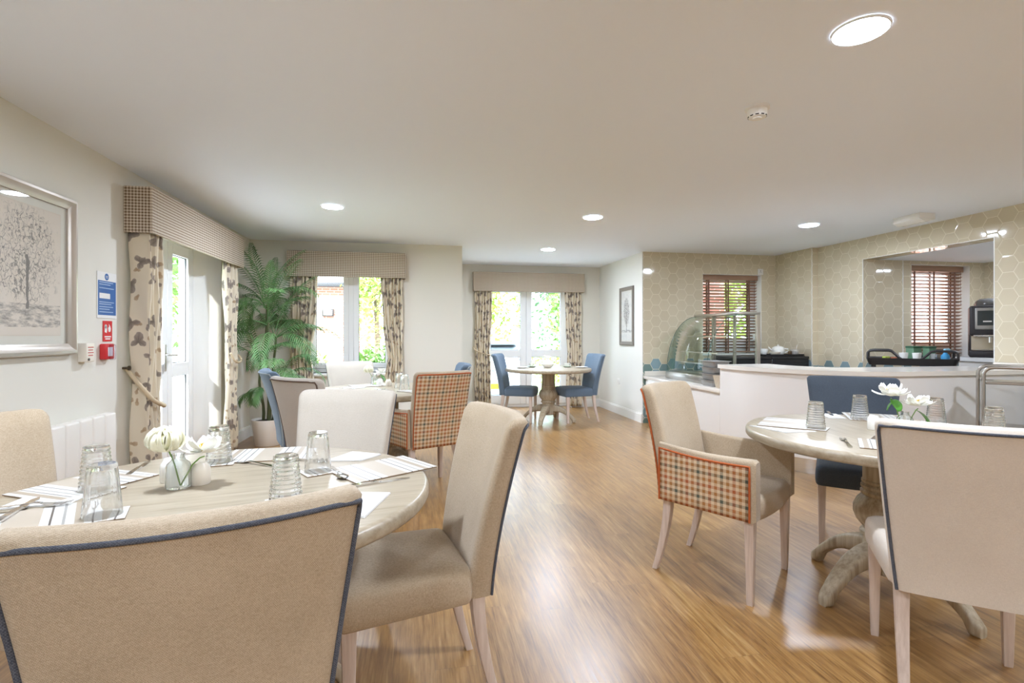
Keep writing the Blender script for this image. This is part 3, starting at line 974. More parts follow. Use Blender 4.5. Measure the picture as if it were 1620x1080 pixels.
def seat_mb(fw, bw, y0, y1, z0, z1):
    def plan(sc, r):
        out = []
        for (x, y) in dense(rrect(1, 1, r, 4)):
            yy = lerp(y0, y1, (y * sc + 1) / 2)
            w = lerp(bw, fw, (y * sc + 1) / 2)
            if y > .8: yy += .018 * (1 - x * x)
            out.append((x * sc * w, yy))
        return out
    rows = []
    for (sc, z) in ((.965, z0), (.985, z0 + .008), (1.0, z0 + .03), (1.0, z1 - .05), (.992, z1 - .026), (.965, z1 - .010), (.91, z1), (.75, z1 + .008), (.45, z1 + .014), (.15, z1 + .016)):
        rows.append([(x, y, z) for x, y in plan(sc, .14)])
    return MB().loft(rows)
def leg_front(x, s, y, zt):
    rows = []
    for (z, a) in ((0, .0125), (.01, .0135), (zt, .0215)):
        rows.append([(x + s * (-.004 + (.0 if z else 0)) + px, y + py, z) for px, py in rrect(a, a, .003, 2)])
    return MB().loft(rows)
def leg_rear(x, y, zt, rake=.075):
    rows = []
    for k in range(8):
        t = k / 7
        z = zt * t
        yy = y - rake * (1 - t) ** 1.7
        a = lerp(.0135, .0215, t)
        rows.append([(x + px, yy + py, z) for px, py in rrect(a, a, .003, 2)])
    return MB().loft(rows)
def dining_chair(label, m_fab, m_pipe, group, hw=.252):
    c = thing('dining_chair', label, 'chair', group=group)
    prof, P = chair_funcs(.190, hw, .945)
    backrest_mb(prof, P).build('backrest', m_fab, c, angle=60)
    MB().tube(back_edge(prof, P), .0048, 8).build('piping', m_pipe, c, angle=80)
    seat_mb(.236, .200, -.19, .232, .365, .475).build('seat', m_fab, c, angle=60)
    for s in (-1, 1):
        leg_front(s * .205, s, .192, .375).build('leg', M_leg, c)
        leg_rear(s * .166, -.205, .385).build('leg', M_leg, c)
    return c
G1 = 'dining chairs around the window table'
def place(o, loc, rz):
    o.location = (loc[0], loc[1], 0); o.rotation_euler = (0, 0, radians(rz))
    return o
cA = place(dining_chair('beige linen chair seen from behind with dark piping, at the table by the wall picture', M_beige, M_pipe_blue, G1), (-.43, 1.196), 16.9)
dup(cA, (-.045, 1.785, 0), 101.3, 'beige linen dining chair in side view beside the bare wooden floor, seat fully in view', G1)
dup(cA, (-1.113, 1.841, 0), -106.7, 'beige linen dining chair in front of the white radiator', G1)
place(dining_chair('oat grey linen chair with blue piping, back turned, at the flower table near the servery', fabric('oat grey linen', (.70, .62, .53), (.575, .50, .42), .0032, .5), M_pipe_blue, 'dining chairs at the servery table'), (1.852, 1.523), -39.8)
cC = place(dining_chair('pale linen dining chair on the far side of the table by the wall picture', M_cream_f, M_pipe_blue, G1, .238), (-.42, 2.29), 163.0)
G2 = 'dining chairs around the palm table'
dup(cC, (-.52, 5.116, 0), -153.2, 'cream dining chair directly under the window beside the palm', G2)
cE = place(dining_chair('greige dining chair with brown piping turned away beside a blue chair', M_greige, M_pipe_brown, G2, .238), (-.535, 3.70), -43)
cF = place(dining_chair('slate blue dining chair in front of the palm pot', M_blue, M_pipe_pale, G2), (-.813, 4.373), -69.8)
dup(cF, (.10, 4.88, 0), 91, 'slate blue dining chair behind the high plaid chair back', G2)
G3 = 'blue dining chairs around the alcove table'
dup(cF, (1.434, 7.23, 0), -111.9, 'slate blue chair at the alcove table, in front of the car', G3)
dup(cF, (2.20, 7.052, 0), 95.3, 'slate blue chair at the alcove table, nearest the tree picture wall', G3)
place(dining_chair('dark slate blue dining chair against the curved servery counter', fabric('dark slate fabric', (.082, .10, .125), (.045, .058, .078), .003, .35, .1), M_pipe_blue, 'dining chairs at the servery table'), (2.535, 2.61), 142.8)

def armchair(label, group):
    c = thing('carver_armchair', label, 'armchair', group=group)
    prof, P = chair_funcs(.214, .228, .945)
    b = backrest_mb(prof, P).build('backrest', M_beige, c, angle=60)
    # plaid outside back
    NU, NV = 18, 18
    def fn(u, v):
        t = v * .955
        z, yc, d, hw = prof(t)
        hx = hw - .007
        x = lerp(-hx, hx, u)
        p = P(x, yc - d - .0022, z, hw, t)
        return p
    MB().grid(fn, NU, NV).build('back_panel', M_plaid_xz, b, angle=60, solidify=.003)
    MB().tube(back_edge(prof, P, .002), .0052, 8).build('piping', M_pipe_orange, c, angle=80)
    seat_mb(.226, .215, -.18, .245, .375, .475).build('seat', M_beige, c, angle=60)
    for s in (-1, 1):
        rows = []
        NA = 12
        def section(t):
            y = lerp(-.235, .236, t)
            xi, xo = lerp(.2235, .2275, t), lerp(.246, .288, t)
            zt = lerp(.668, .655, t) - .012 * sin(pi * t)
            cx, hw = (xi + xo) / 2, (xo - xi) / 2
            return y, cx, hw, zt
        def loop(t, sc=1.0):
            y, cx, hw, zt = section(t)
            r = min(.02, hw * .8)
            pts = [(-hw, .378), (hw, .378), (hw, zt - r)]
            for k in range(1, 6):
                a = radians(90 * k / 6); pts.append((hw - r + r * cos(a), zt - r + r * sin(a)))
            pts.append((hw - r, zt)); pts.append((-hw + r, zt))
            for k in range(1, 6):
                a = radians(90 + 90 * k / 6); pts.append((-hw + r + r * cos(a), zt - r + r * sin(a)))
            pts.append((-hw, zt - r))
            return [(s * (cx + px * sc), y, lerp((zt + .378) / 2, pz, sc)) for px, pz in pts]
        for k in range(NA + 1):
            rows.append(loop(k / NA))
        y1 = rows[-1]
        lp = [(x, y + .012, z) for (x, y, z) in loop(1.0, .93)]
        rows.append(lp)
        a = MB().loft(rows).build('arm', M_beige, c, angle=50)
        def ofn(u, v):
            t = .004 + .965 * u
            y, cx, hw, zt = section(t)
            return (s * (cx + hw + .0018), y, lerp(.380, zt - .028, v))
        MB().grid(ofn, 10, 8).build('arm_panel', M_plaid_yz, a, angle=60, solidify=.003)
        edge = [ofn(0, v / 6) for v in range(7)] + [ofn(u / 10, 1) for u in range(1, 10)] + [ofn(1, 1 - v / 8) for v in range(9)]
        edge = [(p[0] + s * .002, p[1], p[2]) for p in edge]
        MB().tube(edge, .0048, 8).build('arm_piping', M_pipe_orange, a, angle=80)
        leg_front(s * .255, s, .212, .382).build('leg', M_leg, c)
        leg_rear(s * .20, -.205, .385).build('leg', M_leg, c)
    return c
hM = place(armchair('plaid sided armchair with orange piping, standing alone beside the servery table', 'plaid armchairs'), (1.548, 2.414), -143.9)
dup(hM, (.055, 4.16, 0), 25, 'plaid backed armchair with orange piping at the table near the palm', 'plaid armchairs')

# ------------------------------------------------------------------ tables
def table(label, loc, foot_deg, grain):
    t = thing('pedestal_table', label, 'table', (loc[0], loc[1], 0), 0, 'round weathered oak pedestal tables')
    R = .603
    top = MB().lathe([(0, .705), (R - .014, .703), (R - .004, .708), (R, .716), (R, .735), (R - .003, .743), (R - .011, .749), (R - .02, .75), (R * .5, .75), (.0, .75)], 96, cap0=False, cap1=False)
    top.build('tabletop', M_oak, t, angle=50).rotation_euler = (0, 0, radians(grain))
    MB().lathe([(.0, .705), (.12, .705), (.12, .68), (.095, .675), (.092, .62), (.092, .53), (.097, .525), (.097, .515), (.091, .508), (.100, .50), (.100, .49), (.093, .482), (.102, .474), (.102, .464),
                (.096, .455), (.115, .435), (.131, .40), (.131, .37), (.118, .335), (.094, .305), (.09, .295), (.104, .285), (.104, .27), (.09, .262), (.088, .25), (.092, .235), (.092, .11), (.06, .095), (0, .095)], 48).build('pedestal', M_oak_v, t)
    for k in range(4):
        rows = []
        n = 16
        for i in range(n + 1):
            u = i / n
            r = lerp(.055, .375, u)
            zc = .185 - .02 * u - .135 * (u ** 2.2) + (.018 * sin(pi * u))
            hh = lerp(.058, .022, u ** .8) + (.008 * max(0, (u - .8) / .2))
            zl, zh = zc - hh, zc + hh
            if u > .86: zl = max(.0, zl)
            zl = max(zl, 0.0)
            if u > .93: zl = 0.0
            w = lerp(.042, .030, u) + .006 * sin(pi * u)
            ring = [(r, px, (zl + zh) / 2 + pz) for px, pz in rrect(w, (zh - zl) / 2, min(.02, (zh - zl) * .3), 3)]
            rows.append(ring)
        r = .392
        rows.append([(r, px * .75, .022 + pz) for px, pz in rrect(.028, .022, .012, 3)])
        MB().loft(rows).build('leg', M_oak_v, t, angle=60).rotation_euler = (0, 0, radians(foot_deg + 90 * k))
    return t
TL, TM, TF, TR = (-.567, 1.677), (-.25, 4.58), (1.812, 7.069), (2.17, 2.083)
def wdeg(cdeg): return cdeg - 10.37
tbl = table('round oak pedestal table by the wall picture, with a vase of white and yellow flowers', TL, 30, 12)
dup(tbl, (TM[0], TM[1], 0), 20, 'round oak table between the palm and the plaid backed armchair')
dup(tbl, (TF[0], TF[1], 0), wdeg(249) - 30, 'round oak pedestal table with a teapot in the far alcove')
dup(tbl, (TR[0], TR[1], 0), wdeg(108) - 30, 'round oak pedestal table beside the servery counter')

# ------------------------------------------------------------------ tableware
ZT = .7505
def tumbler_mb(kind):
    h, rr, rt = .130, .0435, .0315
    mb = MB()
    def prof_out(n):
        out = []
        for k in range(n + 1):
            t = k / n
            z = h * t
            r = lerp(rr, rt, t)
            if kind == 'ripple' and .14 < t < .93:
                r += .0013 * sin(2 * pi * z / .0115)
            out.append((r, z))
        return out
    po = prof_out(60 if kind == 'ripple' else 24)
    prof = [(rr - .0022, 0)] + po[0:1] + po[1:-1] + [(rt, h - .003), (rt - .003, h)] + [(0.0006, h)]
    inner = [(0.0006, h - .013), (rt - .006, h - .013), (rt - .0035, h - .018)] + [(lerp(rr - .0025, rt - .0033, t), h * t) for t in (.8, .6, .4, .2, .03)]
    full = prof + inner
    if kind == 'flute':
        rf = lambda r, z, a: r * (1 - .035 * abs(cos(7 * a)) ** 2 * (1 if .028 < z < h - .008 and r > .026 else 0))
        mb.lathe(full + [full[0]], 84, rf=rf, cap0=False, cap1=False)
    else:
        mb.lathe(full + [full[0]], 40, cap0=False, cap1=False)
    return mb
me_r = tumbler_mb('ripple').build('glass_tumbler', M_tumbler, angle=60)
me_f = tumbler_mb('flute').build('glass_tumbler', M_tumbler, angle=40)
_first = {'r': me_r, 'f': me_f}
def tumbler(kind, x, y, label, group, dz=0.0):
    o = _first[kind]
    if 'label' in o: o = o.copy(); COL.objects.link(o)
    o.location = (x, y, ZT + dz)
    o.rotation_euler = (0, 0, random.uniform(0, 6))
    return tag(o, label, 'glass', group)
GT1, GT2, GT3 = 'upturned tumblers on the window table', 'upturned tumblers on the servery table', 'upturned tumblers on the palm table'
CZ = .0042
tumbler('f', -.785, 1.479, 'fluted upturned tumbler overlapping a ribbed one, nearest the dark piped chair back', GT1, CZ)
tumbler('r', -.931, 1.725, 'ribbed upturned tumbler half hidden behind the fluted one, by the radiator chair', GT1, CZ)
tumbler('r', -.70, 2.02, 'ribbed upturned tumbler against the bright door reveal, on a coaster', GT1, CZ)
tumbler('f', -.328, 1.83, 'tall fluted upturned tumbler between the flowers and the striped placemat', GT1, CZ)
tumbler('r', -.352, 1.50, 'ribbed upturned tumbler just over the top edge of the dark piped chair', GT1, CZ)
tumbler('r', 1.925, 2.235, 'ribbed upturned tumbler on the striped placemat beside the plaid sided armchair', GT2, CZ)
tumbler('r', 2.375, 2.44, 'ribbed upturned tumbler in front of the dark blue chair back', GT2, CZ)
tumbler('r', 2.66, 2.26, 'ribbed upturned tumbler just behind the white flowers, towards the servery counter', GT2, CZ)
tumbler('r', 2.575, 1.92, 'ribbed upturned tumbler peeping over the blue piped chair back', GT2, CZ)
tumbler('f', -.105, 4.44, 'upturned tumbler beside the plaid backed armchair', GT3)
tumbler('f', -.15, 4.62, 'upturned tumbler second from the plaid backed armchair', GT3)

def oriented_box(name, cx, cy, w, d, th, rz, m, z=ZT, r=.002):
    o = MB().rbox(-w / 2, w / 2, -d / 2, d / 2, 0, th, r, 1).build(name, m, smooth=True)
    o.location = (cx, cy, z); o.rotation_euler = (0, 0, radians(rz))
    return o
def placemat(cx, cy, rz, label, group):
    r = thing('placemat', label, 'placemat', (cx, cy, ZT), rz, group)
    MB().rbox(-.15, .15, -.11, .11, 0, .003, .001, 1).build('backing', M_cork, r)
    MB().rbox(-.15, .15, -.11, .11, .003, .0048, .0008, 1).build('printed_top', M_mat_top, r)
    return r
def coaster(cx, cy, rz, label, group):
    r = thing('coaster', label, 'coaster', (cx, cy, ZT), rz, group)
    MB().rbox(-.052, .052, -.052, .052, 0, .0025, .0008, 1).build('backing', M_cork, r)
    MB().rbox(-.052, .052, -.052, .052, .0025, .0041, .0006, 1).build('printed_top', M_coaster, r)
    return r
PG = 'striped placemats'
placemat(-.118, 1.83, 33, 'striped placemat in front of the empty side view beige chair', PG)
placemat(-.555, 2.125, 3, 'striped placemat in front of the far pale chair', PG)
placemat(-1.0, 1.80, 62, 'striped placemat in front of the radiator chair', PG)
placemat(-.945, 1.46, 28, 'striped placemat lowest at the picture edge beside the dark piped chair', PG)
placemat(1.885, 2.40, 45, 'striped placemat in front of the plaid sided armchair', PG)
placemat(2.53, 2.49, -35, 'striped placemat in front of the dark blue chair at the servery', PG)
placemat(1.955, 1.80, -42, 'striped placemat in front of the blue piped chair at the servery table', PG)
placemat(-.44, 4.86, 20, 'placemat in front of the cream chair under the window', PG)
placemat(.02, 4.35, 40, 'placemat in front of the plaid backed armchair', PG)
CG = 'striped square coasters'
coaster(-.785, 1.479, 20, 'striped coaster under the fluted tumbler nearest the dark piped chair', CG)
coaster(-.931, 1.725, 60, 'striped coaster under the tumbler by the radiator chair', CG)
coaster(-.70, 2.02, 10, 'striped coaster under the tumbler against the bright door reveal', CG)
coaster(-.328, 1.83, 30, 'striped coaster under the tall fluted tumbler beside the placemat', CG)
coaster(-.352, 1.50, 15, 'striped coaster under the tumbler just over the dark piped chair', CG)
coaster(1.925, 2.235, 40, 'striped coaster under the tumbler beside the plaid sided armchair', CG)
coaster(2.375, 2.44, -35, 'striped coaster under the tumbler in front of the dark blue chair back', CG)
coaster(2.66, 2.26, -30, 'striped coaster under the tumbler behind the white flowers', CG)
coaster(2.575, 1.92, 10, 'striped coaster under the tumbler hidden by the blue piped chair', CG)
def napkin(pts, label, z=0.0, group='folded paper napkins'):
    cx = sum(p[0] for p in pts) / len(pts); cy = sum(p[1] for p in pts) / len(pts)
    mb = MB()
    for k in range(3):
        sh = 1 - .02 * k
        mb.prism([((x - cx) * sh, (y - cy) * sh) for x, y in pts], .0016 * k, .0016 * k + .0012)
    o = mb.build('paper_napkin', M_paper, smooth=False)
    o.location = (cx, cy, ZT + z)
    return tag(o, label, 'napkin', group)
napkin([(-.330, 1.975), (-.25, 2.115), (-.135, 2.05), (-.20, 1.96)], 'folded white napkin behind the striped placemat of the side view chair')
napkin([(-.165, 1.565), (-.075, 1.545), (-.13, 1.345), (-.215, 1.40)], 'folded white napkin at the table edge right beside the dark piped chair top')
napkin([(1.655, 2.37), (1.70, 2.165), (1.87, 2.165), (1.80, 2.21)], 'folded white napkin in front of the plaid sided armchair')
napkin([(2.285, 2.66), (2.24, 2.50), (2.32, 2.47), (2.39, 2.62)], 'folded white napkin beside the knife at the dark blue chair')
napkin([(-1.09, 1.70), (-.93, 1.71), (-.93, 1.60), (-1.09, 1.58)], 'folded white napkin between the two placemats by the radiator chair')
napkin([(-.60, 4.70), (-.50, 4.78), (-.44, 4.68), (-.53, 4.60)], 'crumpled white napkin on the table behind the greige chair')
def cutlery(kind):
    mb = MB()
    L = .19
    def strip(sts):
        rows = [[(x, y, z) for x, y, z in ((-w, yy, zz), (w, yy, zz), (w, yy, zz + t), (-w, yy, zz + t))] for (yy, w, zz, t) in sts]
        mb.loft(rows)
    if kind == 'knife':
        strip([(-.105, .007, .0, .004), (-.10, .009, 0, .006), (0.0, .006, 0, .006), (.005, .009, 0, .002), (.085, .0095, 0, .0016), (.108, .002, 0, .001)])
    else:
        strip([(-.10, .008, 0, .0028), (-.09, .0095, 0, .0028), (-.02, .0045, .004, .0028), (.025, .0035, .008, .003), (.04, .006, .006, .0025)])
        if kind == 'spoon':
            rows = []
            for k in range(9):
                t = k / 8
                w = .0005 + .019 * sin(pi * min(1, .06 + t * .94)) ** .7
                y = .036 + .062 * t
                dz = .004 - .0035 * sin(pi * t)
                rows.append([(-w, y, dz + .006), (-w * .5, y, dz + .002), (0, y, dz), (w * .5, y, dz + .002), (w, y, dz + .006), (w * .5, y, dz + .0035), (0, y, dz + .0015), (-w * .5, y, dz + .0035)])
            mb.loft(rows)
        else:
            strip([(.038, .006, .006, .002), (.055, .0125, .002, .002), (.066, .0125, .001, .002)])
            for k in range(4):
                x = -.0105 + .007 * k
                rows = [[(x - w, y, z), (x + w, y, z), (x + w, y, z + .002), (x - w, y, z + .002)] for (y, w, z) in ((.065, .002, .001), (.085, .0019, .0), (.105, .0010, .004))]
                mb.loft(rows)
    return mb.build(kind if kind != 'knife' else 'table_knife', M_chrome, angle=50)
_cut = {}
def cut(kind, a, b, label, dz=0.0):
    if kind not in _cut:
        o = cutlery(kind); _cut[kind] = o
    else:
        o = _cut[kind].copy(); COL.objects.link(o)
    o.location = ((a[0] + b[0]) / 2, (a[1] + b[1]) / 2, ZT + dz)
    o.rotation_euler = (0, 0, atan2(b[1] - a[1], b[0] - a[0]) - pi / 2)
    return tag(o, label, kind, 'table cutlery')
MZ = .0055
cut('fork', (-.49, 1.93), (-.645, 2.03), 'fork lying between the bright tumbler and the tall fluted tumbler')
cut('spoon', (-.30, 1.90), (-.222, 1.70), 'spoon between the tall fluted tumbler and the striped placemat')
cut('knife', (-.215, 1.625), (-.03, 1.70), 'knife along the near edge of the striped placemat by the side view chair')
cut('knife', (-1.0, 1.46), (-1.04, 1.66), 'knife crossing the napkin beside the radiator chair', .006)
cut('fork', (-1.10, 1.55), (-.93, 1.58), 'fork crossing the knife beside the radiator chair', .0095)
cut('knife', (-.93, 1.90), (-.96, 2.09), 'knife at the far rim of the table near the radiator')
cut('spoon', (-.44, 2.02), (-.36, 1.98), 'spoon behind the tall fluted tumbler')
cut('fork', (1.70, 1.775), (1.90, 2.06), 'fork beside the mat at the blue piped chair')
cut('knife', (2.06, 2.02), (1.93, 1.93), 'knife lying past the fork at the blue piped chair')
cut('knife', (2.43, 2.75), (2.30, 2.54), 'knife on the napkin at the dark blue chair', .0052)
cut('fork', (-.52, 4.72), (-.63, 4.60), 'fork on the table behind the greige chair', .006)
cut('knife', (-.38, 4.42), (-.28, 4.55), 'knife on the palm table near the vase')
cut('fork', (-.20, 4.36), (-.30, 4.48), 'fork on the palm table nearest the plaid backed armchair')

# salt pots, vases, flowers
def pot(x, y, label, m, r=.027, h=.062):
    o = MB().lathe([(0, 0), (r * .93, 0), (r, .004), (r, h * .62), (r * .94, h * .78), (r * .7, h * .93), (r * .62, h), (0, h)], 28).build('salt_pot', m)
    o.location = (x, y, ZT)
    return tag(o, label, 'salt pot', 'china salt and pepper pots')
pot(-.762, 1.80, 'white china pot behind the flower bottle, radiator side', M_china, .031, .072)
pot(-.662, 1.752, 'cream china pot behind the flower bottle, placemat side', M_cream_china, .030, .066)
pot(2.19, 2.165, 'white china pot beside the chair back at the servery table', M_china, .030, .072)
pot(-.335, 4.86, 'white china pot nearest the vase on the palm table', M_china)
pot(-.255, 4.80, 'cream china pot on the palm table towards the tumblers', M_cream_china)
def vase(x, y, label):
    prof = [(.003, .0), (.030, .0), (.034, .004), (.034, .062), (.030, .074), (.019, .084), (.0165, .092), (.0175, .100), (.0185, .102)]
    inner = [(.0155, .101), (.0145, .092), (.017, .085), (.028, .073), (.0315, .062), (.0315, .008), (.003, .006)]
    o = MB().lathe(prof + inner + [prof[0]], 36, cap0=False, cap1=False).build('glass_bottle_vase', M_bottle, angle=60)
    o.location = (x, y, ZT)
    return tag(o, label, 'vase', 'clear bottle vases')
vase(-.708, 1.718, 'clear glass bottle vase on the table by the wall picture')
vase(2.25, 2.06, 'clear bottle vase behind the blue piped chair, with white blooms')
vase(-.385, 4.93, 'clear bottle vase on the palm table')
M_petal = mat('ivory petal', (.86, .84, .66), .6)
M_petal_w = mat('white petal', (.88, .87, .80), .6)
M_yolk = mat('yellow stamen', (.75, .52, .06), .7)
M_stem = mat('flower stem green', (.16, .30, .05), .5)
M_fleaf = mat('flower leaf green', (.08, .28, .03), .4)
def petal(mb, c, az, el, L, w, cup, rng, start=0.0):
    ca, sa = cos(az), sin(az)
    def fn(u, v):
        s = (u - .5) * 2
        ww = w * sin(pi * min(.97, .10 + .83 * v)) ** .65
        r = L * v
        e = el + cup * v
        rr = start + r * cos(e); zz = r * sin(e)
        curl = -.25 * w * s * s
        lx = s * ww
        rr2 = rr + curl * sin(e) * -1
        return (c[0] + rr2 * ca - lx * sa, c[1] + rr2 * sa + lx * ca, c[2] + zz + .1 * w * s * s + .10 * w * v * sin(5 * s + 3 * az))
    mb.grid(fn, 6, 6)
def bloom(parent, c, R, mode, rng, m):
    mb = MB()
    if mode == 'ball':
        for ring, (n, el, cup, L) in enumerate(((6, -.35, 1.9, 1.25), (7, .0, 1.7, 1.2), (7, .45, 1.35, 1.1), (6, .9, .9, .95), (5, 1.2, .5, .75))):
            for k in range(n):
                petal(mb, (c[0], c[1], c[2] - R * .55 + ring * .004), 2 * pi * (k + .5 * (ring % 2)) / n + rng.uniform(-.2, .2), el + rng.uniform(-.1, .1), R * L * 1.12 * rng.uniform(.9, 1.08), R * rng.uniform(.68, .86), cup * rng.uniform(.9, 1.1), rng, R * .08)
    else:
        for ring, (n, el, cup, L) in enumerate(((5, -.25, .5, 1.5), (5, .25, .6, 1.2))):
            for k in range(n):
                petal(mb, (c[0], c[1], c[2] + ring * .003), 2 * pi * (k + .5 * ring) / n + rng.uniform(-.25, .25), el + rng.uniform(-.15, .15), R * L, R * .55, cup, rng, R * .08)
    mb.build('petals', m, parent, angle=70, solidify=.0006)
    if mode != 'ball':
        st = MB()
        for k in range(28):
            a = rng.uniform(0, 6.28); r = R * .38 * sqrt(rng.random())
            st.tube([(c[0] + r * .5 * cos(a), c[1] + r * .5 * sin(a), c[2]), (c[0] + r * cos(a), c[1] + r * sin(a), c[2] + R * .5 + rng.uniform(0, .006))], .0014, 5)
        st.build('stamens', M_yolk, parent, angle=70)
def flower(base, head, R, mode, label, m, leaf=None, seed=1):
    rng = random.Random(seed)
    r = thing('garden_rose' if mode == 'ball' else 'open_flower', label, 'flower', base)
    d = Vector(head) - Vector(base)
    mid = d * .5 + Vector((0, 0, .01))
    MB().tube([(0, 0, 0), mid * .6, mid, d * .8, d - Vector((0, 0, R * .35))], .0022, 7).build('stem', M_stem, r)
    bloom(r, d, R, mode, rng, m)
    for lf in (leaf or []):
        mb = MB(); petal(mb, tuple(d * lf[0]), lf[1], lf[2], lf[3], lf[3] * .30, -.5, rng)
        mb.build('leaf', M_fleaf, r, angle=70, solidify=.0006)
    return r
flower((-.705, 1.722, .762), (-.735, 1.700, .892), .046, 'ball', 'round ivory rose in the bottle by the wall picture', M_petal, seed=3)
flower((-.70, 1.712, .762), (-.638, 1.725, .856), .043, 'open', 'open white flower with yellow stamens leaning over the bottle', M_petal_w, seed=5)
flower((2.245, 2.065, .762), (2.20, 2.085, .93), .048, 'open', 'upper white bloom in the vase at the servery table', M_petal_w, [(.86, -1.9, -.2, .075), (.8, 2.6, -.5, .05)], seed=8)
flower((2.255, 2.055, .762), (2.29, 2.03, .885), .044, 'open', 'lower white bloom drooping towards the chair at the servery table', M_petal_w, [(.8, -.5, -.35, .085)], seed=11)
flower((-.385, 4.93, .762), (-.44, 4.92, .89), .042, 'ball', 'cream bloom on the palm table, window side', M_petal, seed=13)
flower((-.38, 4.935, .762), (-.325, 4.935, .865), .038, 'open', 'cream bloom with green leaves on the palm table', M_petal_w, [(.8, -.4, -.3, .08), (.7, .3, -.4, .07)], seed=17)
# alcove table: teapot, cups, plates
tp = thing('teapot', 'white teapot with a bird on the lid, on the alcove table', 'teapot', (1.828, 7.17, ZT))
MB().lathe([(0, 0), (.045, 0), (.050, .004), (.075, .025), (.086, .05), (.078, .078), (.055, .094), (.04, .098), (0, .098)], 32).build('body', M_china, tp)
MB().tube([(-.078, 0, .045), (-.105, 0, .06), (-.118, 0, .085), (-.13, 0, .10)], [.016, .013, .010, .009], 10).build('spout', M_china, tp)
MB().tube([(.075, 0, .078), (.105, 0, .088), (.125, 0, .07), (.118, 0, .045), (.082, 0, .033)], .007, 8).build('handle', M_china, tp)
lid = MB().lathe([(0, .096), (.043, .096), (.04, .105), (.02, .112), (0, .114)], 24).build('lid', M_china, tp)
mb = MB()
rows = []
for (x, z, a) in ((.055, .150, .004), (.04, .146, .012), (.01, .140, .024), (-.02, .143, .024), (-.036, .155, .017), (-.05, .162, .014), (-.06, .160, .007), (-.072, .158, .001)):
    rows.append([(x, a * cos(2 * pi * k / 12), z + a * sin(2 * pi * k / 12)) for k in range(12)])
mb.loft(rows); mb.tube([(-.005, 0, .112), (-.005, 0, .125)], .006, 8)
mb.build('bird_knob', M_china, lid)
def cup(x, y, label):
    c = thing('teacup', label, 'cup', (x, y, ZT + .006))
    MB().lathe([(.0, 0), (.022, 0), (.024, .004), (.033, .02), (.038, .048), (.0395, .052), (.0365, .05), (.031, .022), (.02, .008), (0, .007)], 28).build('bowl', M_china, c)
    MB().tube([(.035, 0, .042), (.052, 0, .04), (.056, 0, .026), (.032, 0, .016)], .0035, 8).build('handle', M_china, c)
def saucer(x, y, label, m, r=.07, name='saucer'):
    o = MB().lathe([(0, 0), (r * .55, 0), (r * .6, .003), (r, .012), (r, .014), (r * .6, .006), (0, .005)], 36).build(name, m)
    o.location = (x, y, ZT); tag(o, label, 'plate' if name == 'side_plate' else 'saucer')
M_sage = mat('sage china', (.38, .45, .33), .3)
saucer(1.62, 7.28, 'green saucer under the cup nearest the car side of the alcove table', M_sage)
saucer(2.125, 7.20, 'green saucer under the cup nearest the tree picture side', M_sage)
cup(1.62, 7.28, 'white teacup on the green saucer, car side of the teapot')
cup(2.125, 7.20, 'white teacup on the green saucer, tree picture side of the teapot')
saucer(2.28, 7.02, 'white side plate at the rim of the alcove table near the tree picture', M_china, .09, 'side_plate')
saucer(1.44, 7.10, 'white side plate at the rim of the alcove table near the car', M_china, .09, 'side_plate')

# ------------------------------------------------------------------ potted palm
pl = thing('potted_palm', 'tall potted palm in the corner beside the window', 'plant', (-1.625, 6.12, 0))
MB().lathe([(0, 0), (.122, 0), (.128, .006), (.165, .275), (.167, .285), (.158, .287), (.15, .262), (0, .262)], 44).build('pot', mat('white pot', (.82, .78, .73), .45), pl)
MB().lathe([(0, .262), (.151, .262), (.1, .27), (0, .274)], 28, cap0=False).build('soil', mat('soil', (.05, .035, .025), .95), pl)
stems = [((-.05, .02), (-.10, .03, .95), .016), ((.02, -.03), (.0, -.02, 1.35), .020), ((.05, .04), (.06, .06, 1.2), .018), ((-.01, .06), (-.04, .08, 1.55), .018), ((.07, -.02), (.16, -.06, .75), .012)]
for (b, t_, r) in stems:
    pts = [(lerp(b[0], t_[0], k / 8) + .012 * sin(k), lerp(b[1], t_[1], k / 8), lerp(.262, t_[2], k / 8)) for k in range(9)]
    MB().tube(pts, [lerp(r, r * .6, k / 8) * (1 + .08 * (k % 2)) for k in range(9)], 9).build('trunk', M_palm_stem, pl)
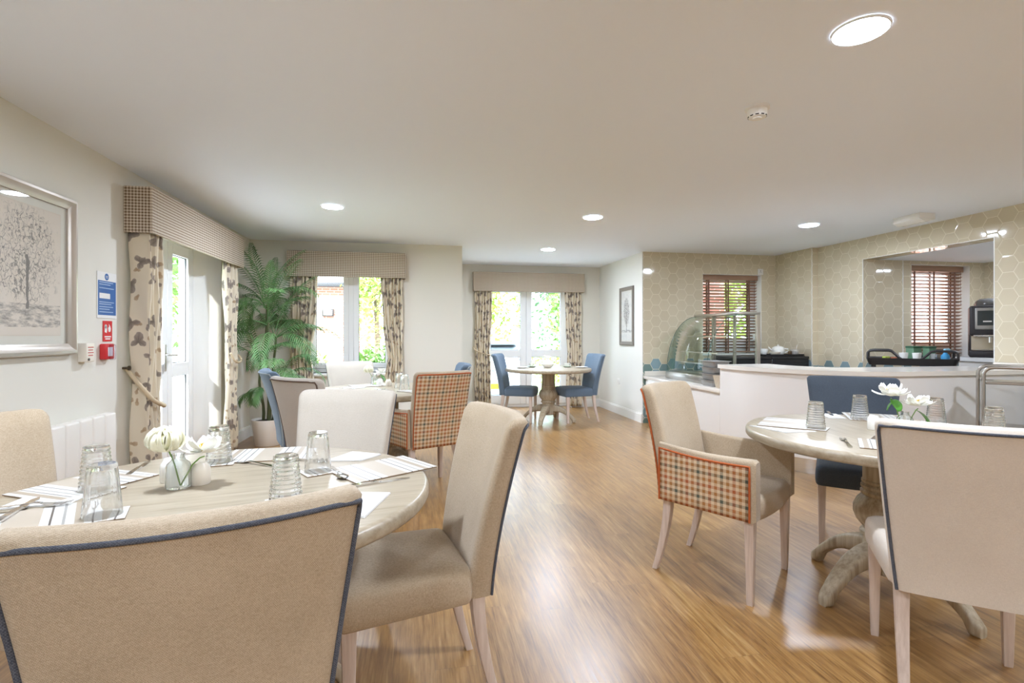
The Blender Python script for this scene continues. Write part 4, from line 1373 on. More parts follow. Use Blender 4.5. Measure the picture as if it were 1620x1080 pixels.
def frond(origin, az, el, L, droop, leaf, rng):
    mb = MB()
    ca, sa = cos(az), sin(az)
    side = Vector((-sa, ca, 0))
    pts = []
    p = Vector(origin)
    n = 18
    a = el
    def clampv(q):
        q = Vector(q)
        wx = q.x - 1.625; wy = q.y + 6.12
        wx = max(wx, -1.955); wy = min(wy, 6.47)
        if wx < -1.72: wy = max(wy, 5.97)
        if wy > 6.44 and wx > -1.6: wy = 6.44
        return Vector((wx + 1.625, wy - 6.12, min(q.z, 2.33)))
    dirs = []
    for i in range(n + 1):
        pts.append(clampv(p))
        d = Vector((cos(a) * ca, cos(a) * sa, sin(a)))
        dirs.append(d)
        p = p + d * (L / n)
        a -= droop / n * (1 + i / n)
    mb.tube(pts, [lerp(.0055, .0015, i / n) for i in range(n + 1)], 5)
    m = 21
    for k in range(m):
        t = .24 + .76 * k / (m - 1)
        i = min(n - 1, int(t * n)); f = t * n - i
        b = pts[i].lerp(pts[i + 1], f); d = dirs[i]
        up = side.cross(d)
        LL = leaf * (sin(pi * min(1, .22 + .72 * (t - .24) / .76)) ** .7) * (1.0 if k < m - 1 else .9)
        for s in (-1, 1):
            fw = lerp(.55, 1.2, t)
            q = (side * s + d * fw + up * .22).normalized()
            tip = b + q * LL + Vector((0, 0, -.18 * LL - rng.random() * .02))
            mid = b + q * LL * .5 + Vector((0, 0, .02 * LL))
            w = q.cross(up).normalized() * (.0066)
            A = [b - w * .4, b + w * .4, mid + w, tip, mid - w]
            A = [clampv(v) for v in A]
            mb.add(A, [(0, 1, 2, 4), (4, 2, 3)])
    mb.build('frond', M_palm, pl, smooth=False)
rng = random.Random(21)
specs = []
for (b, t_, r), azs in zip(stems, ([200, 120, 260, 320, 20], [-60, -130, 0, 60, 170, 230, 110], [10, -40, 60, -90, 130, -10], [-20, 80, 180, -100, 40, 240, 140, 90], [-30, 20, -80, -50])):
    for j, az in enumerate(azs):
        specs.append((t_, az, j, len(azs)))
for (t_, az, j, n) in specs:
    el = radians(rng.uniform(48, 80) if j % 2 == 0 else rng.uniform(20, 52))
    frond((t_[0], t_[1], t_[2] - .03), radians(az + rng.uniform(-12, 12)), el, rng.uniform(.55, .80), rng.uniform(.8, 1.7), rng.uniform(.16, .215), rng)
for (o_, az, el, L) in (((-.05, .0, .62), -100, 25, .35), ((-.06, .0, .55), -150, 35, .3), ((.05, -.03, .62), -20, 50, .55), ((.06, 0, .7), -55, 55, .6), ((.0, .03, 1.5), 90, 85, .70), ((-.04, .08, 1.6), 200, 84, .72), ((-.04, .08, 1.58), 10, 78, .74), ((-.06, .05, 1.56), -100, 80, .76), ((.02, -.02, 1.42), -40, 70, .8), ((0, -.02, 1.38), -70, 76, .75), ((.06, .06, 1.25), -20, 72, .8), ((-.04, .06, 1.5), -140, 76, .7), ((-.1, .03, .95), -100, 66, .75)):
    frond(o_, radians(az), radians(el), L, .6 if el > 60 else 1.5, .16, rng)

# ------------------------------------------------------------------ servery
lc = thing('low_counter', 'low white counter carrying the glass display case', 'counter')
MB().box(3.11, 3.95, 4.90, 6.69, .10, .61).build('carcass', M_gloss, lc, smooth=False)
for (a, b) in ((4.90, 5.485), (5.49, 6.08), (6.085, 6.68)):
    MB().rbox(3.09, 3.1095, a + .002, b - .002, .12, .608, .002, 1).build('door_panel', M_gloss, lc)
MB().rbox(3.065, 3.97, 4.872, 6.694, .61, .65, .004, 2).build('worktop', M_quartz, lc)
MB().rbox(3.08, 3.97, 6.674, 6.694, .651, .715, .002, 1).build('upstand', M_quartz, lc)
MB().box(3.14, 3.15, 4.92, 6.68, 0.002, .10).build('plinth', M_steel, lc, smooth=False)
CXc, CYc, Aa, Bb = 3.95, 4.75, .91, 1.15
def arc(off, n=36):
    pts = [(CXc - (Aa - off), 4.866)]
    for k in range(n + 1):
        a = pi + (pi / 2) * k / n
        pts.append((CXc + (Aa - off) * cos(a), CYc + (Bb - off) * sin(a)))
    return pts
def counter_poly(off, inner, xe):
    outer = arc(off) + [(xe, CYc - (Bb - off))]
    inn = [(xe, CYc - (Bb - inner))] + list(reversed(arc(inner)))
    return outer + inn
mc = thing('servery_counter', 'curved white gloss servery counter with stone top', 'counter')
MB().prism(counter_poly(0, .58, 5.195), .872, .91).build('worktop', M_quartz, mc, smooth=True, angle=30)
MB().prism(counter_poly(.028, .54, 5.195), .14, .87).build('curved_panel', M_gloss, mc, smooth=True, angle=30)
MB().prism(counter_poly(.075, .50, 5.195), .001, .139).build('kickplate', M_chrome, mc, smooth=True, angle=30)
# upstand where the counter meets the tiled wall
tag(MB().rbox(5.165, 5.198, 3.61, 3.86, .911, .965, .003, 1).build('counter_upstand', M_quartz), 'short pale upstand where the curved counter meets the tiled wall', 'upstand')

# glass display case
dc = thing('display_case', 'curved glass display case on the low counter', 'display case', (0, 0, .651))
def curve_pts(n=22):
    x1, x0, z1, z0 = 3.66, 3.245, .80, .10
    return [(x1 - (x1 - x0) * sin(pi / 2 * k / n), z0 + (z1 - z0) * cos(pi / 2 * k / n)) for k in range(n + 1)]
Y0, Y1 = 5.41, 6.36
MB().rbox(3.22, 3.93, Y0, Y1, 0, .09, .006, 2).build('base', M_steel, dc)
cp_ = curve_pts()
MB().grid(lambda u, v: (cp_[int(round(v * 22))][0], lerp(Y0 + .01, Y1 - .01, u), cp_[int(round(v * 22))][1]), 1, 22).build('curved_glass', M_case_glass, dc, angle=80, solidify=.006)
for yy in (Y0 + .012, Y1 - .018):
    poly = [(p[0] + .006, p[1] - .004) for p in cp_] + [(3.9, .09), (3.9, .80)]
    MB().prism([(x, z) for x, z in poly], 0, .006, T(0, yy + .006, 0) @ Matrix.Rotation(pi / 2, 4, 'X')).build('end_glass', M_case_glass, dc, smooth=False)
MB().rbox(3.63, 3.93, Y0, Y1, .80, .83, .006, 2).build('top_panel', M_steel, dc)
for yy in (Y0, Y1 - .04):
    MB().rbox(3.885, 3.93, yy, yy + .04, .09, .80, .003, 1).build('post', M_steel, dc)
MB().rbox(3.90, 3.925, (Y0 + Y1) / 2 - .02, (Y0 + Y1) / 2 + .02, .09, .80, .003, 1).build('rear_mullion', M_steel, dc)
for (z, x0) in ((.54, 3.52), (.345, 3.40), (.215, 3.34)):
    s_ = MB().rbox(x0, 3.88, Y0 + .03, Y1 - .03, z, z + .006, .001, 1).build('shelf', M_case_glass, dc)
    MB().rbox(x0 - .004, x0 + .006, Y0 + .03, Y1 - .03, z - .006, z + .01, .001, 1).build('shelf_edge', M_steel, s_)
mb = MB()
for (yy) in (Y0, Y1 - .008):
    mb.tube([(p[0] - .002, yy + .004, p[1]) for p in cp_], .0035, 6)
mb.build('glass_edge', mat('green glass edge', (.05, .12, .10), .15), dc, angle=80)
def gn_pan(z, label, k):
    o = MB()
    rows = []
    for (w, d, h) in ((.086, .118, 0), (.088, .121, .004), (.098, .135, .062), (.110, .150, .064), (.110, .150, .068), (.096, .133, .068), (.085, .117, .006)):
        rows.append([(x, y, h) for x, y in rrect(w, d, .03, 4)])
    o.loft(rows)
    ob = o.build('serving_pan', mat('grey pan', (.34, .33, .32), .35, .4), angle=35)
    ob.location = (3.225 + .003 * k, 5.215, z)
    tag(ob, label, 'serving pan', 'grey pans stacked on the low counter')
for k, lb in enumerate(('bottom grey pan of the stack on the low counter', 'second grey pan of the stack on the low counter', 'third grey pan of the stack on the low counter', 'top grey pan of the stack on the low counter')):
    gn_pan(.651 + k * .0695, lb, k)
o = MB()
rows = [[(x, y, z) for x, y in rrect(a, b, .012, 3)] for (a, b, z) in ((.035, .055, 0), (.055, .085, .13), (.05, .08, .13), (.032, .05, .006))]
o.loft(rows)
bk = o.build('wicker_basket', stripe_mat('striped wicker', (.62, .52, .40), [(.2, .35, (.30, .22, .15)), (.6, .75, (.35, .27, .19))], 1, .03), angle=40)
bk.location = (3.16, 4.985, .651)
tag(bk, 'small striped wicker basket beside the stacked pans', 'basket')

# bottle coolers along the tiled back wall, with tea things
M_cool = mat('cooler black', (.018, .018, .02), .3)
M_dark_glass = mat('dark cooler glass', (.20, .28, .33), .06, .0)
def cooler(x0, x1, label):
    r = thing('bottle_cooler', label, 'bottle cooler', ((x0 + x1) / 2, 6.25, 0), 0, 'black bottle coolers')
    w = (x1 - x0) / 2
    MB().rbox(-w, w, -.23, .28, .05, .90, .004, 1).build('cabinet', M_cool, r)
    d = MB().rbox(-w + .015, w - .015, -.25, -.231, .12, .84, .003, 1).build('door', M_cool, r)
    MB().box(-w + .07, w - .07, -.253, -.2505, .18, .80).build('door_glass', M_dark_glass, d, smooth=False)
    MB().rbox(w - .05, w - .035, -.275, -.2505, .35, .65, .003, 1).build('handle', M_steel, d)
    for sx in (-w + .05, w - .05):
        for sy in (-.19, .22):
            MB().lathe([(0, .001), (.02, .001), (.02, .05), (0, .05)], 12, T(sx, sy)).build('foot', M_steel, r)
    MB().rbox(-w, w, -.24, .285, .90, .93, .003, 1).build('top', M_black, r)
cooler(3.99, 4.53, 'black bottle cooler next to the glass display case')
cooler(4.535, 5.08, 'black bottle cooler in the tiled corner')
tr = thing('serving_tray', 'black tray of tea things on the coolers', 'tray', (4.75, 6.16, .931))
MB().rbox(-.29, .29, -.125, .125, 0, .012, .004, 1).build('base', M_black, tr)
mb = MB(); rect = rrect(.29, .125, .03, 4)
mb.loft([[(x * a, y * a, z) for x, y in rect] for a, z in ((.985, .011), (1.02, .028), (1.0, .028), (.965, .013))], False, False)
mb.build('rim', M_black, tr)
ZB = .944
def bowl(x, y, r, h, label, m=M_china, name='china_bowl', cat='bowl'):
    o = MB().lathe([(0, 0), (r * .5, 0), (r * .55, .004), (r * .9, h * .55), (r, h), (r * .95, h), (r * .82, h * .5), (r * .4, .008), (0, .008)], 28).build(name, m)
    o.location = (x, y, ZB); tag(o, label, cat)
bowl(4.53, 6.18, .06, .085, 'white bowl at the display case end of the tea tray')
bowl(4.64, 6.10, .07, .045, 'wide pale dish at the front of the tea tray', M_cream_china, 'serving_dish', 'dish')
jt = thing('tea_jug', 'white lidded tea jug in the middle of the tea tray', 'jug', (4.765, 6.20, ZB))
MB().lathe([(0, 0), (.06, 0), (.075, .02), (.082, .06), (.07, .10), (.05, .115), (.0, .125)], 28).build('body', M_china, jt)
MB().lathe([(0, .124), (.012, .124), (.016, .136), (0, .142)], 16).build('lid_knob', M_china, jt)
MB().tube([(.07, -.03, .085), (.11, -.05, .08), (.115, -.05, .05), (.075, -.03, .035)], .008, 8).build('handle', M_china, jt)
MB().tube([(-.07, .02, .06), (-.105, .03, .085), (-.12, .035, .11)], [.014, .01, .008], 8).build('spout', M_china, jt)
sg = thing('sugar_pot', 'silver and white sugar pot with a spoon standing in it', 'sugar pot', (4.955, 6.13, ZB))
MB().lathe([(0, 0), (.045, 0), (.052, .01), (.055, .07), (.05, .072), (.048, .012), (0, .008)], 24).build('body', mat('silvered china', (.6, .57, .54), .25, .3), sg)
tag(MB().tube([(4.965, 6.13, ZB + .015), (4.99, 6.135, ZB + .10), (5.005, 6.14, ZB + .135)], [.004, .003, .006], 6).build('teaspoon', M_steel), 'teaspoon standing in the sugar pot', 'spoon')
for k, (x, y) in enumerate(((4.835, 6.075), (4.875, 6.105))):
    tag(MB().lathe([(0, 0), (.018, 0), (.02, .004), (.02, .05), (.012, .056), (0, .057)], 16, T(x, y, ZB)).build('brown_pot', mat('brown jar', (.12, .07, .035), .3)), ('small brown jar in front of the tea jug handle', 'small brown jar between the tea jug and the sugar pot')[k], 'jar')

# blinds
M_slat = wood('brown blind slat', (.36, .215, .14), (.44, .28, .19), (.28, .155, .10), 0, .45)
M_tape = mat('blind tape', (.20, .10, .07), .8)
def blind(label, hole, y):
    x0, x1, z0, z1 = hole
    x0 += .012; x1 -= .012
    r = thing('venetian_blind', label, 'blind', ((x0 + x1) / 2, y, 0), 0, 'brown venetian blinds')
    w = (x1 - x0) / 2
    MB().rbox(-w, w, -.035, .03, z1 - .075, z1 - .003, .004, 1).build('headrail', M_slat, r)
    mb = MB()
    z = z1 - .10
    while z > z0 + .05:
        mb.box(-w + .005, w - .005, -.024, .024, -.0014, .0014, T(0, 0, z) @ Matrix.Rotation(radians(-24), 4, 'X'))
        z -= .043
    mb.build('slats', M_slat, r, smooth=False)
    MB().rbox(-w + .003, w - .003, -.025, .025, z0 + .012, z0 + .03, .003, 1).build('bottom_rail', M_slat, r)
    for fx in (-.72, -.04, .70):
        for yy in (-.027, .026):
            MB().box(fx * w - .013, fx * w + .013, yy - .0008, yy + .0008, z0 + .03, z1 - .07).build('ladder_tape', M_tape, r, smooth=False)
    MB().tube([(w * .86, -.045, z1 - .06), (w * .86, -.048, z1 - .5)], .002, 5).build('cord', M_tape, r)
blind('brown venetian blind behind the glass display case', W2, YT + .10)
blind('brown venetian blind in the coffee recess behind the black trolley', W3, 5.30 + .10)

# coffee recess: worktop unit and machine
cu = thing('coffee_unit', 'white worktop unit under the coffee machine in the recess', 'cabinet')
MB().box(5.98, 6.94, 3.92, 4.82, .02, .92).build('carcass', M_gloss, cu, smooth=False)
MB().rbox(5.95, 6.955, 3.90, 4.85, .921, .968, .004, 1).build('worktop', mat('white worktop', (.78, .78, .79), .25), cu)
cm = thing('coffee_machine', 'black coffee machine with a screen, partly hidden by the tiled wall', 'coffee machine', (6.20, 4.66, .969), -50)
mb = MB()
mb.rbox(-.18, .18, -.05, .21, 0, .56, .02, 3)
mb.rbox(-.18, .18, -.20, -.045, .235, .56, .02, 3)
mb.rbox(-.18, .18, -.21, -.045, 0, .075, .012, 3)
mb.build('body', mat('machine black', (.03, .026, .03), .35), cm)
s_ = MB().rbox(-.135, .065, -.212, -.198, .30, .535, .008, 2).build('screen_frame', mat('machine silver', (.42, .41, .40), .3, .7), cm)
MB().box(-.115, .045, -.2135, -.2115, .345, .505).build('screen', mat('screen dark', (.04, .05, .055), .08), s_, smooth=False)
MB().box(-.07, .0, -.2142, -.2135, .382, .396).build('screen_text', M_paper, s_, smooth=False)
MB().rbox(-.15, .15, -.215, -.10, .222, .245, .008, 2).build('outlet_bar', M_chrome, cm)
MB().tube([(-.01, -.15, .225), (-.01, -.15, .16)], .016, 12).build('nozzle', M_chrome, cm)
MB().box(-.16, .16, -.052, -.049, .08, .23).build('splash_plate', mat('splash steel', (.62, .55, .44), .25, .6), cm, smooth=False)
MB().rbox(-.15, .15, -.20, -.06, .0752, .083, .003, 1).build('drip_grille', M_steel, cm)
MB().lathe([(0, 0), (.13, 0), (.135, .02), (.12, .06), (.085, .085), (0, .09)], 28, T(0, .06, .56)).build('hopper', mat('smoked hopper', (.10, .095, .09), .2), cm)

# black trolley with raised handles behind the counter
tv = thing('black_trolley', 'black plastic trolley with raised handles behind the curved counter', 'trolley', (5.155, 4.670, 0), -46)
TZ = .925
MB().rbox(-.34, .36, -.20, .20, TZ - .03, TZ, .01, 2).build('top_shelf', M_black, tv)
mb = MB(); rect = rrect(.43, .215, .05, 4)
mb.loft([[(x + .01, y, z) for x, y in rect] for rect, z in ((rrect(.35, .20, .05, 4), TZ - .012), (rrect(.37, .215, .05, 4), TZ + .045), (rrect(.385, .23, .05, 4), TZ + .045), (rrect(.36, .21, .05, 4), TZ - .03))], False, False)
mb.build('rim', M_black, tv)
for s in (-1, 1):
    for yy in (-.20, .20):
        xa, xb = s * .37 + .01, s * .08 + .01
        MB().tube([(xa, yy, TZ + .03), (xa - s * .0, yy, TZ + .10), (xa - s * .02, yy, TZ + .118), (xa - s * .05, yy, TZ + .122), (lerp(xa, xb, .62), yy, TZ + .122), (lerp(xa, xb, .72), yy, TZ + .115), (lerp(xa, xb, .9), yy, TZ + .06), (xb, yy, TZ + .035)], .012, 8).build('handle', M_black, tv)
MB().rbox(-.33, .35, -.19, .19, .22, .25, .01, 2).build('lower_shelf', M_black, tv)
for sx in (-.31, .33):
    for sy in (-.175, .175):
        MB().rbox(sx - .02, sx + .02, sy - .02, sy + .02, .10, TZ - .03, .006, 1).build('post', M_black, tv)
        MB().lathe([(0, -.012), (.045, -.012), (.05, 0), (.045, .012), (0, .012)], 20, T(sx, sy, .051) @ Matrix.Rotation(pi / 2, 4, 'X')).build('wheel', M_black, tv)
def caddy(x, y, w, h, m, label, name='tea_caddy'):
    r = thing(name, label, 'caddy', (x, y, TZ + .0008))
    MB().rbox(-w, w, -w * .8, w * .8, 0, h, .004, 1).build('tin', m, r)
    MB().rbox(-w - .003, w + .003, -w * .8 - .003, w * .8 + .003, h - .018, h + .004, .003, 1).build('lid', mat('dark green lid', (.03, .09, .05), .35), r)
    MB().box(-w * .8, w * .8, -w * .8 - .0012, -w * .8 - .0002, h * .15, h * .55).build('label', M_paper, r, smooth=False)
M_green = mat('green tin', (.13, .24, .15), .4)
caddy(5.204, 4.662, .055, .165, M_green, 'green tin with dark lid on the black trolley, larger and nearer its first handle')
caddy(5.295, 4.569, .045, .165, M_green, 'narrow green tin on the black trolley, second from its first handle')
def papercup(x, y, label, r=.042, h=.10):
    o = MB().lathe([(0, 0), (r * .72, 0), (r, h), (r * .95, h), (r * .68, .005), (0, .005)], 24).build('paper_cup', M_china)
    o.location = (x, y, TZ + .0008); tag(o, label, 'cup', 'white cups on the black trolley')
papercup(5.048, 4.637, 'white cup at the front of the trolley before the larger tin')
papercup(5.118, 4.550, 'white cup at the front of the trolley between the two tins')
o = MB().lathe([(.0, 0), (.03, 0), (.034, .09), (.031, .09), (.027, .006), (0, .006)], 20).build('water_glass', M_tumbler); o.location = (5.215, 4.464, TZ + .0008)
tag(o, 'clear glass on the trolley beside the narrow green tin', 'glass')
bb = thing('spray_bottle', 'blue spray bottle at the coffee machine end of the trolley', 'bottle', (5.346, 4.444, TZ + .0008))
MB().lathe([(0, 0), (.035, 0), (.037, .01), (.037, .07), (.015, .10), (.014, .115), (0, .115)], 20).build('body', mat('blue bottle', (.04, .28, .55), .3), bb)
MB().rbox(-.012, .05, -.012, .012, .115, .145, .005, 2).build('trigger_head', mat('pale blue', (.25, .55, .75), .3), bb)
o = MB().rbox(-.03, .03, -.02, .02, 0, .055, .002, 1).build('sachet_box', mat('lime card', (.45, .55, .10), .5)); o.location = (5.016, 4.814, TZ + .0008)
tag(o, 'small lime green box under the first trolley handle', 'box')
o = MB().rbox(-.04, .04, -.03, .03, 0, .045, .002, 1).build('sachet_box', mat('red card', (.55, .16, .07), .5)); o.location = (5.100, 4.770, TZ + .0008)
tag(o, 'small red box on the trolley next to the lime one', 'box')

# steel trolley in front of the counter
M_dull = mat('dull steel', (.40, .37, .335), .32, 1.0)
st = thing('steel_trolley', 'stainless steel trolley standing in front of the curved counter', 'trolley', (4.56, 3.05, 0), -46)
def loop_tube(y):
    xa, xb, zt, r = -.36, .36, .968, .06
    pts = [(xa, y, .09), (xa, y, zt - r)]
    for k in range(1, 7):
        a = radians(180 - 90 * k / 6); pts.append((xa + r + r * cos(a), y, zt - r + r * sin(a)))
    for k in range(0, 7):
        a = radians(90 - 90 * k / 6); pts.append((xb - r + r * cos(a), y, zt - r + r * sin(a)))
    pts.append((xb, y, .09))
    return pts
for y in (-.14, .14):
    MB().tube(loop_tube(y), .0125, 12).build('tube_frame', M_dull, st, angle=60)
for z in (.84, .50, .18):
    MB().rbox(-.345, .345, -.135, .135, z, z + .022, .004, 1).build('shelf', M_dull, st)
for sx in (-.36, .36):
    for sy in (-.14, .14):
        MB().lathe([(0, -.012), (.038, -.012), (.042, 0), (.038, .012), (0, .012)], 20, T(sx, sy, .043) @ Matrix.Rotation(pi / 2, 4, 'X')).build('castor', M_black, st)

# ------------------------------------------------------------------ outside
GZ = -.40
M_pave = mat('pale paving', (.66, .64, .60), .9)
M_lawn = leafy('lawn', (.20, .33, .07), (.34, .46, .13))
struct(MB().box(-40, 40, -30, 60, GZ - .2, GZ).build('ground', M_pave, smooth=False))
struct(MB().box(-4.6, XL - .3, 2.5, 7.6, GZ, -.03).build('terrace', M_pave, smooth=False))
struct(MB().box(-30, -5.0, -6, 12, GZ, GZ + .02).box(2.9, 30, 11.2, 40, GZ, GZ + .02).build('lawn', M_lawn, smooth=False))
def foliage(mb, c, R, n, size, rng, squash=(1, 1, 1)):
    for _ in range(n):
        while True:
            d = Vector((rng.uniform(-1, 1), rng.uniform(-1, 1), rng.uniform(-1, 1)))
            if .1 < d.length < 1: break
        d = d * (.75 + .25 * rng.random()) if d.length < .6 else d
        p = Vector(c) + Vector((d.x * R * squash[0], d.y * R * squash[1], d.z * R * squash[2]))
        a = Vector((rng.uniform(-1, 1), rng.uniform(-1, 1), rng.uniform(-.6, 1))).normalized()
        b = a.cross(Vector((rng.uniform(-1, 1), rng.uniform(-1, 1), rng.uniform(-1, 1)))).normalized()
        s = size * rng.uniform(.6, 1.3)
        mb.add([p - a * s, p + b * s * .45, p + a * s, p - b * s * .45], [(0, 1, 2, 3)])
def tree(name, label, x, y, h, R, m, n, size, seed, trunk=True, cat='tree', squash=(1, 1, 1), low=None):
    rng = random.Random(seed)
    r = thing(name, label, cat, (x, y, GZ))
    cz = h - R * squash[2]
    if low is not None: cz = low + R * squash[2]
    mb = MB()
    foliage(mb, (0, 0, cz), R, n // 2, size, rng, squash)
    for k in range(7):
        a = rng.uniform(0, 6.28); e = rng.uniform(-.5, .9)
        c = (R * squash[0] * .55 * cos(a), R * squash[1] * .55 * sin(a), cz + e * R * squash[2] * .6)
        foliage(mb, c, R * .55, n // 14, size, rng, squash)
    mb.build('crown', m, r, smooth=False)
    if trunk:
        MB().tube([(0, 0, 0), (.03, 0, cz * .5), (-.02, 0, cz), (.02, 0, cz + R * .5)], [R * .07 + .02, R * .06 + .015, R * .04 + .01, .01], 8).build('trunk', M_bark, r)
        mb = MB()
        for k in range(5):
            a = 1.3 * k
            mb.tube([(0, 0, cz * .75), (R * .35 * cos(a), R * .35 * sin(a), cz + .1), (R * .6 * cos(a), R * .6 * sin(a), cz + R * .4)], [.03, .02, .008], 6)
        mb.build('branches', M_bark, r)
    return r
tree('garden_tree', 'young light green tree outside the palm window', -1.02, 13.6, 4.4, .95, M_leaf_y, 2200, .075, 1, squash=(.85, .85, 1.75))
tree('shrub', 'round green shrub under the palm window, hinge side', -2.1, 9.3, 1.35, .62, M_leaf_y, 1500, .055, 2, False, 'shrub', (1, .8, .9))
tree('shrub', 'round green shrub under the palm window, wall side', -.55, 9.1, 1.45, .68, M_leaf_g, 1800, .055, 3, False, 'shrub', (1.05, .8, .9))
tree('shrub', 'low shrub between the two round shrubs under the palm window', -1.33, 10.6, 1.05, .55, M_leaf_y, 1100, .05, 4, False, 'shrub', (1, .8, .8))
tree('garden_tree', 'pale rounded tree behind the white car', 1.75, 18.2, 4.9, 2.2, M_leaf_y, 4200, .11, 5, squash=(1, .8, 1.0))
tree('garden_tree', 'bright green tree seen through the far door pane beside the car', 5.6, 15.5, 4.8, 1.9, M_leaf_g, 4200, .11, 6, squash=(.85, .8, 1.2))
tree('conifer', 'dark blue green conifer behind the pale rounded tree', .9, 24.5, 7.8, 2.6, M_leaf_d, 3800, .14, 7, squash=(.8, .8, 1.4))
tree('conifer', 'dark conifer behind the bright green tree', 6.6, 21.5, 7.4, 2.6, M_leaf_d, 3800, .14, 8, squash=(1, .8, 1.35))
tree('hedge', 'low clipped hedge at the far side of the lawn', 4.6, 13.2, 1.45, .75, M_leaf_y, 2600, .06, 9, False, 'hedge', (2.6, .7, .9))
tree('garden_tree', 'leafy tree outside the blind by the display case', 6.6, 10.6, 4.2, 1.6, M_leaf_y, 3000, .09, 10, squash=(1, .8, 1.2))
tree('garden_tree', 'leafy tree outside the left french door', -5.3, 11.0, 4.6, 1.5, M_leaf_g, 3000, .10, 11, squash=(1, 1, 1.15))
tree('garden_tree', 'tall tree further along outside the left french door', -8.6, 15.5, 5.4, 2.2, M_leaf_y, 3400, .11, 12, squash=(1, 1, 1.1))
tree('hedge', 'green hedge beyond the terrace of the left french door', -7.2, 7.6, 1.2, .6, M_leaf_y, 2200, .06, 13, False, 'hedge', (.9, 4.0, .95))
# closed parasol
ps = thing('garden_parasol', 'closed pale green parasol on the lawn', 'parasol', (4.15, 11.9, GZ))
MB().tube([(0, 0, 0), (0, 0, 2.2)], .022, 10).build('pole', M_steel, ps)
MB().lathe([(.03, 1.72), (.10, 1.5), (.19, 1.1), (.27, .55), (.25, .5), (0, .52)], 16, rf=lambda r, z, a: r * (1 + .10 * cos(8 * a))).build('canopy', mat('parasol cloth', (.30, .42, .36), .8), ps, angle=60)
MB().lathe([(0, 0.002), (.24, .002), (.24, .06), (.05, .09), (0, .09)], 24).build('base', M_pave, ps)
# brick house
bh = thing('brick_house', 'red brick house with pale slate roof beyond the palm window', 'building', (-4.0, 18.6, GZ))
MB().box(-2.0, 2.2, -2.6, 2.6, 0, 3.1).build('wall', M_brick, bh, smooth=False)
MB().prism([(-2.95, 3.1), (2.95, 3.1), (0, 5.4)], -2.2, 2.4, Matrix.Rotation(pi / 2, 4, 'Z') @ Matrix.Rotation(pi / 2, 4, 'X')).build('roof', mat('pale slate', (.50, .48, .48), .7), bh, smooth=False)
MB().rbox(-2.2, 2.4, -3.02, -2.90, 3.0, 3.14, .02, 2).build('gutter', mat('black gutter', (.03, .03, .035), .5), bh)
MB().box(.9, 1.7, -.4, .4, 4.8, 6.4).build('chimney', M_brick, bh, smooth=False)
fl = thing('wall_light', 'small dark framed wall light on the brick house', 'wall light', (-2.57, 15.99, 1.87))
MB().rbox(-.16, .16, -.12, 0, -.11, .11, .02, 2).build('housing', M_black, fl)
MB().rbox(-.12, .12, -.13, -.12, -.07, .07, .005, 1).build('lens', mat('light lens', (.75, .72, .65), .3), fl)
# brick walls outside the blinds
tag(MB().box(4.9, 5.7, 8.9, 9.2, GZ, 3.6).build('brick_pier', M_brick, smooth=False), 'brick wall end seen through the blind by the display case', 'wall')
tag(MB().box(5.6, 8.4, 6.9, 7.2, GZ, 3.6).build('garden_wall', M_brick, smooth=False), 'red brick wall right outside the coffee recess blind', 'wall')
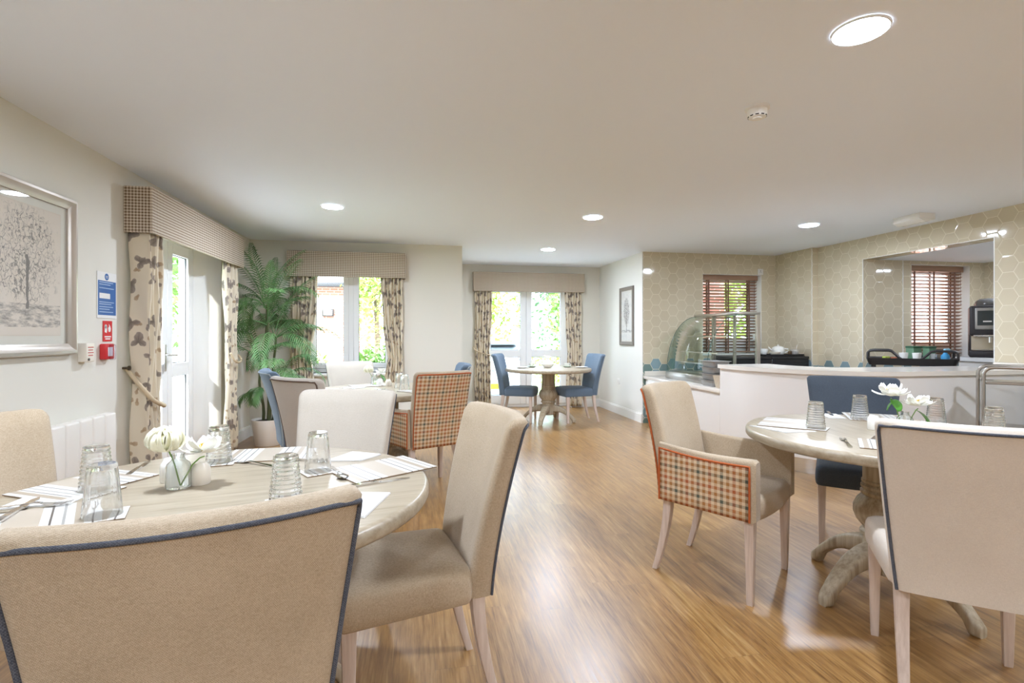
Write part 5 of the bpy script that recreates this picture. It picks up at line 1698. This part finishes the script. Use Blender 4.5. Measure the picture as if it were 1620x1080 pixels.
# cars
def car(label, x, y, rz, m_body, plate=False):
    r = thing('parked_car', label, 'car', (x, y, GZ), rz)
    W2_ = .90
    def loop(sec):
        (yy, zb, zs, zr, ws, wr) = sec
        return [(-ws * .96, yy, zb), (-ws, yy, zb + .12), (-ws, yy, zs), (-wr, yy, zr), (-wr * .7, yy, zr + .03), (wr * .7, yy, zr + .03), (wr, yy, zr), (ws, yy, zs), (ws, yy, zb + .12), (ws * .96, yy, zb)]
    secs = [(-2.15, .32, .78, .80, .78, .74), (-2.10, .26, .92, .96, .86, .78), (-1.95, .24, .98, 1.10, .90, .74), (-1.55, .22, .98, 1.38, .90, .64), (-.9, .22, .97, 1.44, .90, .62), (-.1, .22, .96, 1.43, .90, .62),
            (.75, .22, .95, 1.04, .90, .72), (1.5, .22, .88, .94, .88, .70), (2.0, .26, .75, .80, .82, .66), (2.15, .34, .62, .64, .74, .60)]
    MB().loft([loop(s) for s in secs]).build('body', m_body, r, angle=30)
    M_cg = mat('car glass', (.30, .34, .36), .05)
    MB().grid(lambda u, v: (lerp(-1, 1, u) * lerp(.66, .57, v), lerp(-2.0, -1.60, v) - .012, lerp(1.06, 1.37, v) + .012), 6, 4).build('rear_window', M_cg, r, solidify=.01)
    MB().rbox(-.60, .60, -1.78, -1.50, 1.40, 1.435, .012, 2).build('spoiler', mat('spoiler grey', (.22, .24, .27), .4), r)
    for s in (-1, 1):
        MB().grid(lambda u, v: (s * (lerp(.905, .64, v) + .006), lerp(-1.45, .45 - .5 * v, u), lerp(.99, 1.38, v)), 4, 3).build('side_window', M_cg, r, solidify=.01)
        for yy in (-1.35, 1.35):
            w_ = MB().lathe([(0, -.10), (.26, -.10), (.31, -.09), (.32, -.06), (.32, .06), (.31, .09), (.26, .10), (0, .10)], 28, T(s * .80, yy, .32) @ Matrix.Rotation(pi / 2, 4, 'Y')).build('wheel', mat('tyre', (.03, .03, .03), .8), r)
        MB().rbox(s * .70 - .12, s * .70 + .12, -2.13, -2.04, .72, .90, .02, 2).build('tail_light', mat('tail lamp', (.35, .03, .03), .2), r)
    MB().rbox(-.80, .80, -2.19, -2.05, .24, .40, .03, 2).build('bumper', mat('bumper grey', (.25, .27, .30), .5), r)
    if plate:
        p = MB().rbox(-.26, .26, -2.178, -2.160, .49, .60, .004, 1).build('number_plate', mat('plate yellow', (.80, .58, .02), .4), r)
        v_, f_ = text_mesh('1 SM3', .105, .001)
        lm = MB(); lm.add(v_, f_, T(.085, -2.180, .545) @ Matrix.Rotation(pi / 2, 4, 'X')); lm.build('plate_lettering', M_black, p, smooth=False)
        b = MB().lathe([(0, 0), (.045, 0), (.045, .006), (0, .008)], 28, T(0, -2.125, .885) @ Matrix.Rotation(radians(70), 4, 'X')).build('roundel', mat('roundel ring', (.03, .03, .04), .3), r)
        qb, qw = MB(), MB()
        for k, q in ((0, qb), (1, qw), (2, qb), (3, qw)):
            pts = [(0, 0)] + [(.030 * cos(radians(90 * k + a)), .030 * sin(radians(90 * k + a))) for a in (0, 22, 45, 68, 90)]
            q.prism(pts, .0082, .0092, T(0, -2.125, .885) @ Matrix.Rotation(radians(70), 4, 'X'))
        qb.build('roundel_blue', mat('roundel blue', (.05, .25, .60), .3), b, smooth=False); qw.build('roundel_white', M_paper, b, smooth=False)
    return r
car('white hatchback parked outside the alcove door, yellow plate', 1.57, 12.85, 0, mat('white car paint', (.80, .82, .85), .2), True)
car('blue car parked far beyond the palm window', .9, 22.5, 90, mat('blue car paint', (.06, .10, .22), .2))
